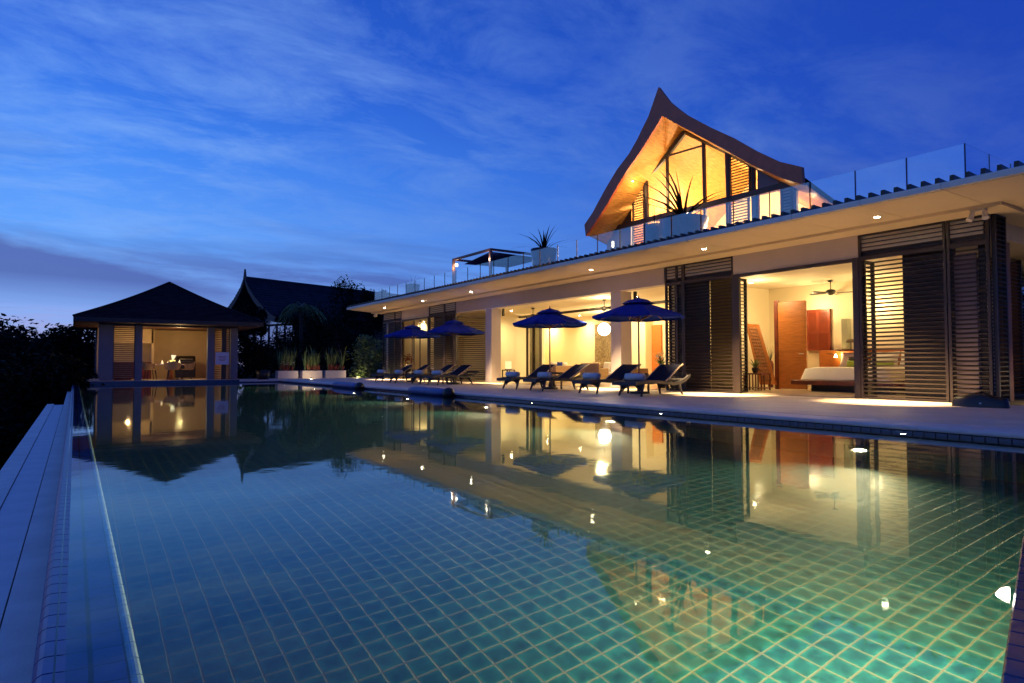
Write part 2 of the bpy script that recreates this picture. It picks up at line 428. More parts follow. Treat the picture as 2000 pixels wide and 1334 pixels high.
# --- infinity edge on the left: outer bullnose, two tile courses, pale inner bullnose
weir = kind(MB().box(-.075, .16, PY0, PY1+.3, -.6, -.052).build('pool_edge', M_grout), 'structure')
def prof_tile(prof, mb, y0, y1):
    n = len(prof); A = [(a, y0, b) for a, b in prof]; Bq = [(a, y1, b) for a, b in prof]
    mb.strip(A, Bq)
    mb.add(A, [tuple(range(n))]); mb.add(Bq, [tuple(range(n))[::-1]])
outer = [(-.083, -.16), (-.083, -.03), (-.079, -.012), (-.070, -.001), (-.058, .005), (-.033, .004), (-.033, -.05)]
c1p = [(-.028, -.05), (-.028, .003), (.047, -.007), (.047, -.05)]
c2p = [(.060, -.05), (.060, -.009), (.137, -.013), (.137, -.05)]
capp = [(.143, -.12), (.143, -.016), (.150, -.008), (.158, -.006), (.166, -.009), (.172, -.02), (.174, -.12)]
mes = []
for pr, mt_ in ((outer, M_weir), (c1p, M_weir), (c2p, M_weir), (capp, M_cap)):
    q = MB(); prof_tile(pr, q, -.059, .059); mes.append((q, q.mesh('tile', mt_), mt_))
restb = {0: MB(), 1: MB(), 2: MB(), 3: MB()}
yy = 1.385; cnt = 0
while yy < PY1+.2:
    for k in range(4):
        if cnt < 70: inst(mes[k][1], 'tile', weir, (0, yy, 0))
        else: restb[k].add([(a, b+yy, c) for a, b, c in mes[k][0].v], mes[k][0].f)
    cnt += 1; yy += TP
kind(MB().add(restb[0].v, restb[0].f).add(restb[1].v, restb[1].f).add(restb[2].v, restb[2].f).build('tiles', M_weir, weir), 'stuff')
kind(restb[3].build('tiles', M_cap, weir), 'stuff')

# --- lower overflow walkway beside the infinity edge
GZ = -.25
wk = kind(MB().box(-.235, -.084, PY0, 41, GZ-.5, GZ).build('walkway', M_conc), 'structure')
MB().box(-.62, -.455, PY0, 22.3, GZ-.5, GZ+.004).build('kerb', M_conc, wk)
MB().box(-.46, -.235, PY0, 22.3, GZ-.5, GZ-.03).build('channel', M_black, wk)
gm = MB()
for k in range(24):
    gm.box(-.448, -.243, -.24+k*.02, -.24+k*.02+.0165, -.012, 0)
gme = gm.mesh('grating', M_grate)
yy = 1.0; k = 0
while yy < 22.1:
    g_ = inst(gme, 'grating', wk, (0, yy, GZ-.004)); kind(g_, 'stuff'); yy += .48

# --- deck
deck = kind(MB().box(PX1+.05, FX+8, -12, 36.6, -.3, DZ-.045).build('deck', M_grout), 'structure')
sm = MB().bbox(0, 2.488, 0, 2.238, -.04, 0, .004)
sme = sm.mesh('paving_slab', M_stone)
for i in range(2):
    for j in range(16):
        inst(sme, 'paving_slab', deck, (8.98+i*2.5, -.98+j*2.25, DZ))
cm = MB()
prof = [(-.035, -.055), (-.045, -.035), (-.045, -.012), (-.033, 0), (.53, 0), (.53, -.055)]
prof_tile(prof, cm, 0, 1.19)
cme = cm.mesh('coping_stone', M_coping)
for j in range(30): inst(cme, 'coping_stone', deck, (PX1, -2.3+j*1.195, DZ-.006))
MB().bbox(6.6, PX1+.5, PY1+.02, PY1+.5, .04, DZ-.004, .006).build('coping_stone', M_coping, deck)
MB().box(6.6, PX1, PY1-.001, PY1+.4, -.2, .045).build('end_wall', M_band, deck)
MB().bbox(6.65, 13.97, PY1+.51, 36.6, DZ-.05, DZ-.002, .004).build('paving_slab', M_stone, deck)

# near corner platform with its bullnose course (bottom right of the picture)
pl = MB(); pl.prism([(1.3, .478, -1.6), (4.6, 1.425, -1.6), (4.6, -1.5, -1.6), (1.3, -1.5, -1.6)], (0, 0, 1.612))
plo = kind(pl.build('pool_step', M_black), 'structure')
ang = math.atan2(.19, .67)
q = MB().bbox(0, .119, -.16, .012, -.02, .012, .006)
bme = q.mesh('tile', M_band)
for k in range(20):
    inst(bme, 'tile', plo, (1.5+k*.1205*math.cos(ang), .535+k*.1205*math.sin(ang), .008), (0, 0, ang))
# ================================================================== HOUSE
house = empty('house', (FX, 19, DZ)); tag(house, 'long white villa with louvred timber screens and deep lit eaves beside the pool', 'house')
HOFF = Vector(house.location)
def hb_(mb, name, m, parent=None, smooth=False):
    o = mb.build(name, m, parent or house, smooth)
    if parent is None: o.location = -HOFF
    return o
YA, YB = 4.78, 33.2
# walls, lintels, floors, ceilings
wl = MB()
wl.box(FX, FX+.2, 7.21, 10.40, 3.16, 3.66)            # white panel above bedroom opening
hb_(wl, 'lintel', M_lint)
hb_(MB().box(FX, FX+.32, 12.74, 24.95, 3.15, 3.66), 'beam', M_lint)
hb_(MB().box(FX, FX+.2, 27.62, 30.72, 3.17, 3.66), 'lintel', M_lint)
wl = MB()
wl.box(14.6, 18.0, 6.3, 6.45, .05, 3.66).box(18, 22, 7.2, 7.35, .05, 3.66)
wl.box(18.8, 18.95, 6.45, 12.75, .05, 3.66)           # bedroom back
wl.box(14.2, 18.8, 12.6, 12.75, .05, 3.66)            # bedroom / lounge
wl.box(21.4, 21.6, 7.35, 29.2, .05, 3.66)             # lounge back
wl.box(18.95, 21.4, 12.6, 12.75, .05, 3.66)
wl.box(15.9, 19.0, 25.2, 25.35, .05, 3.66)            # lounge / left room
wl.box(19, 19.2, 25.35, 33.1, .05, 3.66).box(14.2, 19.2, 33.0, 33.15, .05, 3.66)
wl.box(19.2, 21.4, 28.2, 28.4, .05, 3.66)
hb_(wl, 'wall', M_cream)
hb_(MB().box(14.02, 25, 4.9, 33.1, 3.30, 3.64), 'ceiling', M_ceil)
fl = MB().box(FX+.12, 21.4, 6.3, 33.1, 0, DZ+.012)
hb_(fl, 'floor', M_floor)
hb_(MB().box(FX-.03, FX+.12, 4.9, 33.1, 0, DZ+.004), 'threshold', M_dark)
# roof: fascia, soffit boards, raised ledge, slab
EX = 11.64
RY0, RY1 = 2.0, 32.4
rf = MB(); rf.prism([(EX+.02, RY0, 3.735), (EX+.02, RY1, 3.735), (13.4, 33.45, 3.735), (27, 35.2, 3.735), (27, RY0, 3.735)], (0, 0, .075))
roof = hb_(rf, 'roof', M_rooftop)
fa_ = MB(); prof_ = [(EX, 3.70), (EX-.012, 3.712), (EX-.014, 3.79), (EX-.004, 3.812), (EX+.10, 3.818), (EX+.10, 3.70)]
yy = RY0
fme = []
fb = MB(); prof_tile(prof_, fb, 0, 1.309); fme = fb.mesh('fascia_panel', M_white)
def rchild(me, name, loc): return inst(me, name, roof, Vector(loc))
k = 0
while yy < RY1-.1:
    if yy+1.316 > RY1:
        fb2 = MB(); prof_tile(prof_, fb2, 0, RY1-yy); rchild(fb2.mesh('fascia_panel', M_white), 'fascia_panel', (0, yy, 0))
    else: rchild(fme, 'fascia_panel', (0, yy, 0))
    yy += 1.32
sb = MB().box(EX+.012, 13.37, 0, 1.305, 3.708, 3.73); sbm = sb.mesh('soffit_panel', M_soff)
yy = RY0
while yy < RY1-1.2: rchild(sbm, 'soffit_panel', (0, yy, 0)); yy += 1.32
q = MB(); q.prism([(EX+.012, yy, 3.708), (13.37, yy, 3.708), (13.37, 33.35, 3.708), (EX+.012, 32.36, 3.708)], (0, 0, .022))
rchild(q.mesh('soffit_panel', M_soff), 'soffit_panel', (0, 0, 0))
# side soffit past the corner
q = MB().box(13.38, 27, RY0, 4.4, 3.708, 3.73); rchild(q.mesh('soffit_panel', M_soff), 'soffit_panel', (0, 0, 0))
lg = MB().box(13.36, 14.1, 4.39, 33.3, 3.645, 3.706).box(14.1, 26, 4.39, 5.4, 3.645, 3.706); hb_(lg, 'soffit_ledge', M_soff)
# rafter ends standing above the fascia
pk = MB(); pk.add([(0, -.035, 0), (0, .035, 0), (0, .03, .10), (0, -.03, .10), (.34, -.035, 0), (.34, .035, 0), (.34, .03, .085), (.34, -.03, .085)],
                  [(0, 3, 2, 1), (4, 5, 6, 7), (3, 7, 6, 2), (0, 4, 7, 3), (1, 2, 6, 5)])
pme = pk.mesh('rafter_end', M_black)
yy = 2.12
while yy < RY1-.1: rchild(pme, 'rafter_end', (EX+.03, yy, 3.812)); yy += .2155
# soffit downlights
disc_m = emis('downlight_glow', (1.0, .82, .55), 110)
dl = MB().lathe((0, 0, 0), [(0, -.010), (.05, -.010)], 16).mesh('bulb', disc_m)
ring = MB().lathe((0, 0, 0), [(.05, -.002), (.053, -.007), (.066, -.006), (.068, .002)], 20).mesh('downlight', M_white)
dln = [0]
def downlight(x, y, z, power, label, group, spot=140, disc=True, size=.05, wc=WARM):
    o_ = empty('downlight', (x, y, z)); tag(o_, label, 'downlight', group)
    inst(ring, 'trim_ring', o_); inst(dl, 'bulb', o_)
    l_ = lamp('downlight_beam', 'SPOT', (0, 0, -.03), power, wc, size, (0, 0, 0), spot, 1.0); l_.parent = o_
    return o_
LX = 12.67
YL = [5.94-2.79*0+ .27, 0]
def lightY(px): return P(px[0], px[1], 2, 3.705)
names = ['nearest eave downlight above the corner louvre screen', 'eave downlight above the timber louvre screen beside the bedroom',
         'eave downlight in the soffit over the lounge columns', 'eave downlight in the soffit above the second blue umbrella from the far end',
         'eave downlight above the far opening with the blue umbrella', 'farthest eave downlight near the tip of the roof']
for (px, py), nm in zip([(1707, 418), (1368, 482), (1147, 522), (913.5, 567), (819.6, 584.2), (745.7, 598.3)], names):
    a_ = YAW+math.atan((px-1000)/FPX)
    yl = LX/math.tan(a_)
    d_ = downlight(LX+.12, yl-.05, 3.706, 6200, nm, 'downlights in the eave soffit', 48, wc=(1, .69, .33))
    for c_ in bpy.data.objects:
        if c_.type == 'LIGHT' and c_.parent is d_: c_.rotation_euler = (0, R(-7), 0)
# floodlights at the two roof corners
def flood(x, y, lab):
    o_ = empty('floodlight', (x, y, 3.64)); tag(o_, lab, 'floodlight', 'floodlights on the eaves')
    MB().box(-.05, .05, -.12, .12, -.03, 0).build('mounting_plate', M_white, o_)
    for s in (-1, 1):
        MB().tube([(0, s*.09, -.03), (-.02, s*.1, -.09), (-.07, s*.13, -.19)], [.03, .045, .055], 10).build('lamp_head', M_white, o_)
flood(13.42, 4.75, 'white twin floodlight under the eave beside the near corner screen')
flood(13.42, 32.75, 'small white twin floodlight under the far tip of the roof')
# --- louvre screens
def screen(axis, c, a0, a1, z0, z1, pitch=.088, posts=(), solid=None, joined=False, d=.05, top=None):
    """axis 0: screen in the plane X=c spanning Y a0..a1 ; axis 1: plane Y=c spanning X a0..a1. Slats tilt."""
    fr = MB()
    def bx(a, b, z_0, z_1, dd0=0, dd1=.07):
        if axis == 0: fr.box(c+dd0, c+dd1, a, b, z_0, z_1)
        else: fr.box(a, b, c+dd0, c+dd1, z_0, z_1)
    bx(a0, a0+.05, z0, z1); bx(a1-.05, a1, z0, z1); bx(a0+.05, a1-.05, z0, z0+.05, .003, .067); bx(a0+.05, a1-.05, z1-.04, z1, .003, .067)
    for p in posts: bx(p-.035, p+.035, z0+.05, z1-.04, .002, .06)
    if top:
        bx(a0+.05, a1-.05, top-.035, top+.035, .004, .066)
    fo = hb_(fr, 'louvre_screen', M_dark)
    ln = a1-a0-.104
    sl = MB()
    if axis == 0: sl.prism([(-.026, -ln/2, -.006), (-.024, -ln/2, -.020), (.028, -ln/2, .006), (.026, -ln/2, .020)], (0, ln, 0))
    else: sl.prism([(-ln/2, -.026, -.006), (-ln/2, -.024, -.020), (-ln/2, .028, .006), (-ln/2, .026, .020)], (ln, 0, 0))
    z = z0+.09; mid = (a0+a1)/2
    me = None if joined else sl.mesh('slat', M_slat); acc = MB()
    while z < z1-.06:
        loc = (c+.03, mid, z) if axis == 0 else (mid, c+.03, z)
        if joined: acc.add([(a+loc[0], b+loc[1], q_+loc[2]) for a, b, q_ in sl.v], sl.f)
        else: inst(me, 'slat', fo, loc)
        z += pitch
    if joined: kind(acc.build('slats', M_slat, fo), 'stuff')
    return fo
ZT = 3.645
screen(0, FX, 4.80, 5.50, DZ, ZT, top=3.13)
screen(0, FX, 5.52, 7.20, DZ, ZT, top=3.13)
hb_(MB().box(18.2, 18.3, 6.5, 7.55, 1.28, 1.95), 'wall_panel', M_black)
hb_(MB().box(FX+.16, FX+.2, 5.07, 5.44, .12, 2.98), 'panel', mat('grey_lilac_panel', (.32, .27, .30), .5, .08, 3))
hb_(MB().box(FX-.02, FX+.06, 7.205, 7.33, DZ, 3.16).box(FX-.02, FX+.06, 10.22, 10.39, DZ, 3.16).box(FX-.02, FX+.06, 7.33, 10.22, 3.075, 3.155), 'door_frame', M_dark)
screen(0, FX, 10.41, 12.05, DZ, ZT, top=3.13)
screen(0, FX, 12.06, 12.72, DZ, ZT, posts=(12.3,), top=3.13)
screen(1, 10.45, 14.08, 14.62, DZ+.02, 3.1, joined=True)
screen(1, 7.12, 14.08, 14.5, DZ+.02, 3.1, joined=True)
screen(1, 12.60, 14.08, 14.55, DZ+.02, 3.3, joined=True)
screen(1, 25.0, 14.08, 15.75, DZ+.02, 3.02, joined=True)
screen(0, FX, 24.98, 26.05, DZ, ZT, joined=True, top=3.13)
screen(0, FX, 26.07, 27.60, DZ, ZT, joined=True, top=3.13)
screen(0, FX, 30.76, 33.15, DZ, ZT, joined=True, posts=(31.6,), top=3.13)
# side louvre boxes stepping back past the near corner
screen(1, 4.72, 14.06, 14.58, DZ, ZT, joined=True)
screen(1, 5.68, 17.4, 18.4, DZ, ZT, joined=True)
screen(0, 17.38, 5.76, 6.3, DZ, ZT, joined=True)
screen(1, 6.57, 21.0, 22.0, DZ, ZT, joined=True)
screen(0, 20.98, 6.65, 7.2, DZ, ZT, joined=True)
for bx_ in ((14.6, 14.72, 4.80, 4.95), (15.4, 15.6, 5.0, 5.2), (18.45, 18.6, 5.76, 5.95)): hb_(MB().box(*bx_, DZ, ZT), 'post', mat('brown_post', (.16, .075, .035), .5, .1, 5))
# frames of the far opening
hb_(MB().box(FX-.02, FX+.06, 27.61, 27.72, DZ, 3.165).box(FX-.02, FX+.06, 30.62, 30.75, DZ, 3.165).box(FX-.02, FX+.06, 27.72, 30.62, 3.08, 3.16), 'door_frame', M_dark)
for px_ in (27.0, 29.1, 29.8):
    hb_(MB().box(14.25, 14.29, px_, px_+.07, DZ, 3.1), 'sliding_frame', M_dark)
# columns
for yc in (22.40, 14.86):
    c_ = hb_(MB().bbox(14.08, 14.54, yc-.23, yc+.23, DZ-.002, 3.15, .001), 'column', M_lint)
    hb_(MB().box(14.52, 14.60, yc-.42, yc-.34, 2.85, 3.15), 'bracket', M_black)
# inner sliding door head and leaves in the lounge
hb_(MB().box(17.55, 17.66, 13.0, 26.4, 3.07, 3.17), 'door_head', M_dark)
for yc in (26.2, 25.6, 24.55, 24.1, 23.5):
    hb_(MB().box(17.55, 17.63, yc-.05, yc+.05, DZ, 3.07), 'sliding_frame', M_dark)
hb_(MB().box(17.68, 17.7, 23.6, 24.5, DZ, 3.07), 'curtain', M_curt)
hb_(MB().box(17.68, 17.7, 13.05, 13.7, DZ, 3.0), 'sliding_frame', M_dark)
# orange door in the lounge back wall, pier
a, b = P(1262, 636, 0, 21.35), P(1292, 636, 0, 21.35)
hb_(MB().box(21.3, 21.39, b.y, a.y, DZ, a.z), 'door', M_orange)
a, b = P(1248, 628, 0, 20.9), P(1260, 628, 0, 20.9)
hb_(MB().box(20.9, 21.4, b.y, a.y, DZ, 3.3), 'pier', M_cream)
# relief panel
a, b = P(1160, 634, 0, 21.2), P(1198, 632, 0, 21.2)
rp = MB().box(21.25, 21.39, b.y, a.y, .3, a.z); rpo = rp.build('relief_panel', M_relief); tag(rpo, 'tall carved stone relief panel on the lounge wall behind the round lantern', 'relief panel')
random.seed(9)
kn = MB()
for k in range(70):
    yk = random.uniform(b.y+.1, a.y-.1); zk = random.uniform(.4, a.z-.15); r_ = random.uniform(.04, .1)
    kn.add([(21.25, yk-r_, zk-r_*.4), (21.25, yk+r_, zk), (21.25, yk, zk+r_), (21.2, yk, zk)], [(0, 1, 3), (1, 2, 3), (2, 0, 3)])
kind(kn.build('carving', M_relief, rpo), 'stuff')
# bedroom: door leaf, jamb, shutters, niche
XD = 17.2
a, b = P(1519, 592, 0, XD), P(1573, 592, 0, XD)
door = hb_(MB().box(XD, XD+.05, b.y, a.y, DZ+.03, a.z), 'door', M_orange)
for k in range(17):
    z = DZ+.06+k*.148
    MB().box(XD-.008, XD-.001, b.y+.01, a.y-.01, z, z+.14).build('board', M_orange, door)
MB().tube([(XD-.04, b.y+.06, 1.15), (XD-.04, b.y+.2, 1.15)], .012, 8).build('handle', M_steel, door)
c_ = P(1512, 592, 0, XD)
hb_(MB().box(XD-.02, XD+.08, a.y+.003, c_.y, DZ, a.z+.08), 'door_jamb', M_red)
a, b = P(1574, 606, 0, 18.7), P(1620, 604, 0, 18.7)
sh = hb_(MB().box(18.74, 18.79, b.y, a.y, 1.27, a.z), 'shutter', M_red)
ym = (a.y+b.y)/2
MB().box(18.70, 18.74, ym-.04, ym+.04, 1.27, a.z).box(18.70, 18.74, a.y-.09, a.y, 1.27, a.z).box(18.70, 18.74, b.y, b.y+.06, 1.27, a.z).box(18.71, 18.74, b.y, a.y, 1.27, 1.36).box(18.71, 18.74, b.y, a.y, 1.78, 1.86).box(18.71, 18.74, b.y, a.y, a.z-.08, a.z).build('stile', mat('red_stile', (.22, .036, .012), .4, .1, 5), sh)
for k in range(22):
    yk = b.y+.07+k*(a.y-b.y-.15)/22
    MB().box(18.715, 18.738, yk, yk+.02, 1.36, a.z-.08).build('slat', mat('red_stile', (.33, .07, .025)), sh)
a, b = P(1643, 623, 0, 18.6), P(1655, 623, 0, 18.6)
hb_(MB().box(18.6, 18.79, b.y, a.y, 1.27, a.z), 'fin', mat('grey_fin', (.25, .25, .17), .6, .05, 3))

# dark blinds and curtains behind the screens
for y0_, y1_ in ((4.95, 5.06), (5.45, 6.42), (11.35, 12.58), (25.35, 25.9), (26.5, 27.55), (31.3, 32.98)):
    hb_(MB().box(14.22, 14.25, y0_, y1_, DZ+.02, 3.2), 'blind', M_black)
for y0_, y1_ in ((10.5, 11.33), (30.95, 31.28), (25.92, 26.45)):
    hb_(MB().box(14.24, 14.25, y0_, y1_, DZ+.02, 3.2), 'curtain', M_sheer)
for y0_, y1_ in ((4.83, 7.17), (10.44, 12.70), (25.0, 27.58), (30.8, 33.1)):
    hb_(MB().box(14.055, 14.08, y0_, y1_, 3.15, 3.62), 'spandrel', M_black)
# --- interior lights
LG = 'downlights in the lounge ceiling'; BG = 'downlights in the bedroom ceiling'
IP = 125
for (px, py), nm in zip([(1467, 552), (1533, 570), (1690, 560)], ['bedroom ceiling downlight nearest the open doorway edge', 'bedroom ceiling downlight in front of the orange door', 'bedroom ceiling downlight behind the louvre screen']):
    p = P(px, py, 2, 3.297); downlight(p.x, p.y, 3.297, IP*1.25, nm, BG, 150)
for (px, py), nm in zip([(998.5, 607), (1132, 616), (1242, 579), (1256, 634)], ['lounge ceiling downlight beside the far column', 'lounge ceiling downlight beyond the inner door head', 'lounge ceiling downlight above the nearest blue umbrella', 'lounge ceiling downlight in front of the orange lounge door']):
    p = P(px, py, 2, 3.297); downlight(min(p.x, 21.0), min(p.y, 27.5), 3.297, IP*3.2, nm, LG, 160)
p = P(828, 628, 2, 3.297); downlight(p.x, p.y, 3.297, IP*.9, 'ceiling downlight in the far room above the farthest umbrella', 'downlights in the far room', 150)
# unseen fill lamps added for the room and wall glows
lamp('niche_glow', 'POINT', (18.3, 9.05, 2.5), 60, WARM, .15)
lamp('door_glow', 'POINT', tuple(P(1585, 600, 0, 18.2)), 45, WARM, .1)
lamp('lounge_fill', 'POINT', (19.6, 20.0, 2.7), 290, WARM, .2)
lamp('lounge_fill', 'POINT', (19.5, 15.2, 2.7), 200, WARM, .2)
lamp('veranda_fill', 'POINT', (16.0, 17.6, 2.9), 110, WARM, .2)
lamp('bedroom_fill', 'POINT', (16.4, 11.4, 2.8), 60, WARM, .15)
# globe lantern
go = empty('globe_lantern', (20.57, 22.5, 2.51)); tag(go, 'large glowing white paper globe lantern hanging beside the near column', 'lantern')
gm_ = emis('paper_globe_glow', (1.0, .88, .66), 9)
MB().lathe((0, 0, 0), [(.30*math.sin(R(k*10)), -.30*math.cos(R(k*10))) for k in range(19)], 28).build('shade', gm_, go, True)
MB().tube([(0, 0, .3), (0, 0, .79)], .006, 6).build('cord', M_black, go)
lamp('lantern_light', 'POINT', (20.2, 22.2, 2.51), 80, (1, .82, .55), .3)

# --- ceiling fans
def fan(loc, lab, drop=.28, r=.62, rot=.3):
    f = empty('ceiling_fan', loc); tag(f, lab, 'ceiling fan', 'ceiling fans')
    MB().lathe((0, 0, 0), [(0, 0), (.075, 0), (.07, -.035), (.02, -.05)], 14).build('canopy', M_black, f, True)
    MB().tube([(0, 0, -.04), (0, 0, -drop)], .013, 8).build('rod', M_black, f)
    MB().lathe((0, 0, -drop), [(.02, .03), (.10, .01), (.135, -.03), (.13, -.07), (.08, -.11), (.06, -.14), (0, -.155)], 18).build('motor', M_black, f, True)
    for k in range(5):
        b = MB(); b.add([(.1, -.02, 0), (.22, -.055, -.012), (r, -.065, -.015), (r+.02, 0, 0), (r, .065, .015), (.22, .055, .012), (.1, .02, 0)], [tuple(range(7))])
        b.add([(x, y, z-.008) for x, y, z in b.v], [tuple(range(7))[::-1]])
        b.build('blade', M_black, f, loc=(0, 0, -drop-.07), rz=rot+k*2*math.pi/5)
p = P(1622, 548, 2, 3.29); fan(p, 'dark five-blade ceiling fan in the bedroom')
p = P(1041, 602, 2, 3.29); fan(p, 'dark ceiling fan partly behind the umbrella next to the far column', rot=.1)
p = P(1180, 585, 2, 3.29); fan(p, 'dark ceiling fan left of the column beside the lantern', rot=.9)

# --- bed
bed = empty('bed', (17.4, 9.0, DZ)); tag(bed, 'low platform double bed with white duvet and green cushions in the bedroom', 'bed')
def bp(mb, name, m, s=False): o_ = mb.build(name, m, bed, s); o_.location = -Vector(bed.location); return o_
bp(MB().box(16.7, 18.5, 7.9, 9.95, DZ+.013, .30), 'plinth', M_black)
bp(MB().bbox(16.3, 18.55, 7.62, 10.3, .30, .42, .01), 'base', M_red)
bp(MB().bbox(18.5, 18.6, 7.1, 10.75, DZ+.013, 1.26, .01), 'headboard', M_orange)
dv = MB()
nu, nv = 14, 18
vs = []; fs = []
for i in range(nu):
    for j in range(nv):
        u = i/(nu-1); v = j/(nv-1); x = 16.42+u*1.95; y = 7.72+v*2.46
        e = min(u/.12, v/.10, (1-v)/.10, 1); z = .44+.33*math.sqrt(max(0, 1-(1-e)**2)) + .008*math.sin(9*x+5*y)
        vs.append((x, y, z))
for i in range(nu-1):
    for j in range(nv-1): fs.append((i*nv+j, (i+1)*nv+j, (i+1)*nv+j+1, i*nv+j+1))
bp(dv.add(vs, fs), 'duvet', M_bed, True)
def pillow(cx_, cy_, cz_, sx, sy, sz, tilt, m, name, parent_fn):
    q = MB(); n = 10; vs = []; fs = []
    for sgn in (1, -1):
        k0 = len(vs)
        for i in range(n):
            for j in range(n):
                u = i/(n-1)*2-1; v = j/(n-1)*2-1
                th = sgn*sx*.5*(max(0, (1-u**4))*max(0, (1-v**4)))**.5
                pinch = 1-.08*(1-abs(u))*abs(v)
                a_, b_ = v*sy/2*pinch, u*sz/2*(1-.08*(1-abs(v)))
                vs.append((cx_+th*math.cos(tilt)+b_*math.sin(tilt), cy_+a_, cz_+b_*math.cos(tilt)-th*math.sin(tilt)))
        for i in range(n-1):
            for j in range(n-1):
                f = (k0+i*n+j, k0+i*n+j+1, k0+(i+1)*n+j+1, k0+(i+1)*n+j); fs.append(f if sgn > 0 else f[::-1])
    return parent_fn(q.add(vs, fs), name, m, True)
pillow(18.25, 9.6, .98, .2, .75, .46, .35, M_bed, 'pillow', bp)
pillow(18.25, 8.75, .98, .2, .75, .46, .35, M_bed, 'pillow', bp)
pillow(18.25, 8.05, .98, .2, .6, .46, .35, M_bed, 'pillow', bp)
pillow(17.98, 9.40, .86, .12, .52, .2, .3, M_green, 'cushion', bp)
pillow(18.08, 9.40, .92, .1, .56, .3, .3, M_black, 'cushion', bp)
pillow(17.98, 8.62, .86, .12, .5, .2, .3, M_green, 'cushion', bp)
# reading lamp
rl = empty('wall_lamp', (18.45, 10.15, 1.1)); tag(rl, 'small reading lamp glowing on the bed headboard', 'wall lamp')
MB().tube([(0, 0, 0), (-.1, .15, .06), (-.14, .25, .06)], .012, 6).build('arm', M_black, rl)
MB().lathe((-.12, 0, 0), [(.02, .05), (.05, -.05)], 12).build('shade', emis('reading_lamp_glow', (1, .75, .35), 14), rl)
lamp('reading_lamp_light', 'POINT', (18.3, 10.1, 1.12), 14, (1, .66, .25), .05)
# table lamp right of niche
p = P(1662, 662, 0, 18.2)
tl = empty('table_lamp', (p.x, p.y, 1.27)); tag(tl, 'small dark-shaded table lamp at the edge of the white niche', 'table lamp')
MB().tube([(0, 0, 0), (0, 0, .2)], .012, 8).build('stem', M_black, tl)
MB().lathe((0, 0, .2), [(.14, 0), (.10, .08), (.03, .1)], 14).build('lamp_shade', mat('dark_shade', (.08, .05, .02), .7), tl)
MB().box(-.1, .3, -.4, .4, -.04, 0).build('shelf', M_red, tl)
# leaning woven panel
A, B_, C_, D_ = P(1456, 632, 0, 17.0), P(1481, 634, 0, 17.0), P(1515, 751, 0, 16.9), P(1484, 751, 0, 16.9)
lm = empty('leaning_mirror', (17, (C_.y+D_.y)/2, DZ)); tag(lm, 'tall woven timber-framed mirror leaning beside the bedroom door', 'mirror')
def frame_quad(pts, t0, t1):
    q = MB(); q.prism(pts, (t1, 0, 0)); return q
off = -Vector(lm.location)
fo_ = MB().prism([A, B_, C_, D_], (.05, 0, 0)).build('frame', M_orange, lm); fo_.location = off
def lerp4(u, v): return (A.lerp(B_, u)).lerp(D_.lerp(C_, u), v)
wv = MB()
for i in range(5):
    for j in range(16):
        u0, u1 = .16+i*.136, .16+(i+1)*.136; v0, v1 = .05+j*.056, .05+(j+1)*.056
        s = .25 if (i+j) % 2 else 0
        pp = [lerp4(u0, v0), lerp4(u1, v0), lerp4(u1, v1), lerp4(u0, v1)]
        c0 = (pp[0]+pp[2])/2+Vector((-.022, 0, 0))
        pp = [x_+Vector((-.004, 0, 0)) for x_ in pp]
        wv.add([*pp, c0], [(0, 1, 4), (1, 2, 4), (2, 3, 4), (3, 0, 4)])
wvo = wv.build('woven_panel', mat('woven_rattan', (.30, .11, .03), .6, .3, 25, .5, 60), lm); wvo.location = off
# slatted stool with plant
p = P(1466, 762, 2, DZ+.012)
st = empty('side_table', (p.x+.3, p.y, DZ+.012)); tag(st, 'dark slatted side table inside the bedroom opening', 'side table')
MB().bbox(-.22, .22, -.3, .3, .44, .48, .006).build('table_top', M_red, st)
for sx in (-.2, .2):
    for sy in (-.28, -.1, .1, .28): MB().box(sx-.015, sx+.015, sy-.015, sy+.015, 0, .44).build('leg', M_red, st)
MB().box(-.2, .2, -.28, .28, .05, .07).build('shelf', M_red, st)
def leaves(mb, c, rad, n, size, seed, droop=0, flat=0, clumps=0):
    random.seed(seed); c = Vector(c)
    cl = [(Vector((random.gauss(0, .45), random.gauss(0, .45), random.gauss(0, .42))), random.uniform(.25, .5)) for _ in range(clumps)] if clumps else None
    for _ in range(n):
        if cl:
            k_, rr = random.choice(cl); d = Vector((random.gauss(0, .5), random.gauss(0, .5), random.gauss(0, .5)))*rr+k_
            if d.length > 1.15: d = d.normalized()*random.uniform(.8, 1.1)
        else:
            d = Vector((random.gauss(0, 1), random.gauss(0, 1), random.gauss(0, 1))).normalized()*random.random()**.4
        p_ = c+Vector((d.x*rad[0], d.y*rad[1], d.z*rad[2]))
        a_ = Vector((random.gauss(0, 1), random.gauss(0, 1), random.gauss(0, .6)-droop)).normalized()
        b_ = a_.cross(Vector((random.gauss(0, 1), random.gauss(0, 1), random.gauss(0, 1)))).normalized()
        s_ = size*random.uniform(.6, 1.4)
        mb.add([p_-a_*s_, p_+b_*s_*.42, p_+a_*s_, p_-b_*s_*.42], [(0, 1, 2, 3)])
    return mb
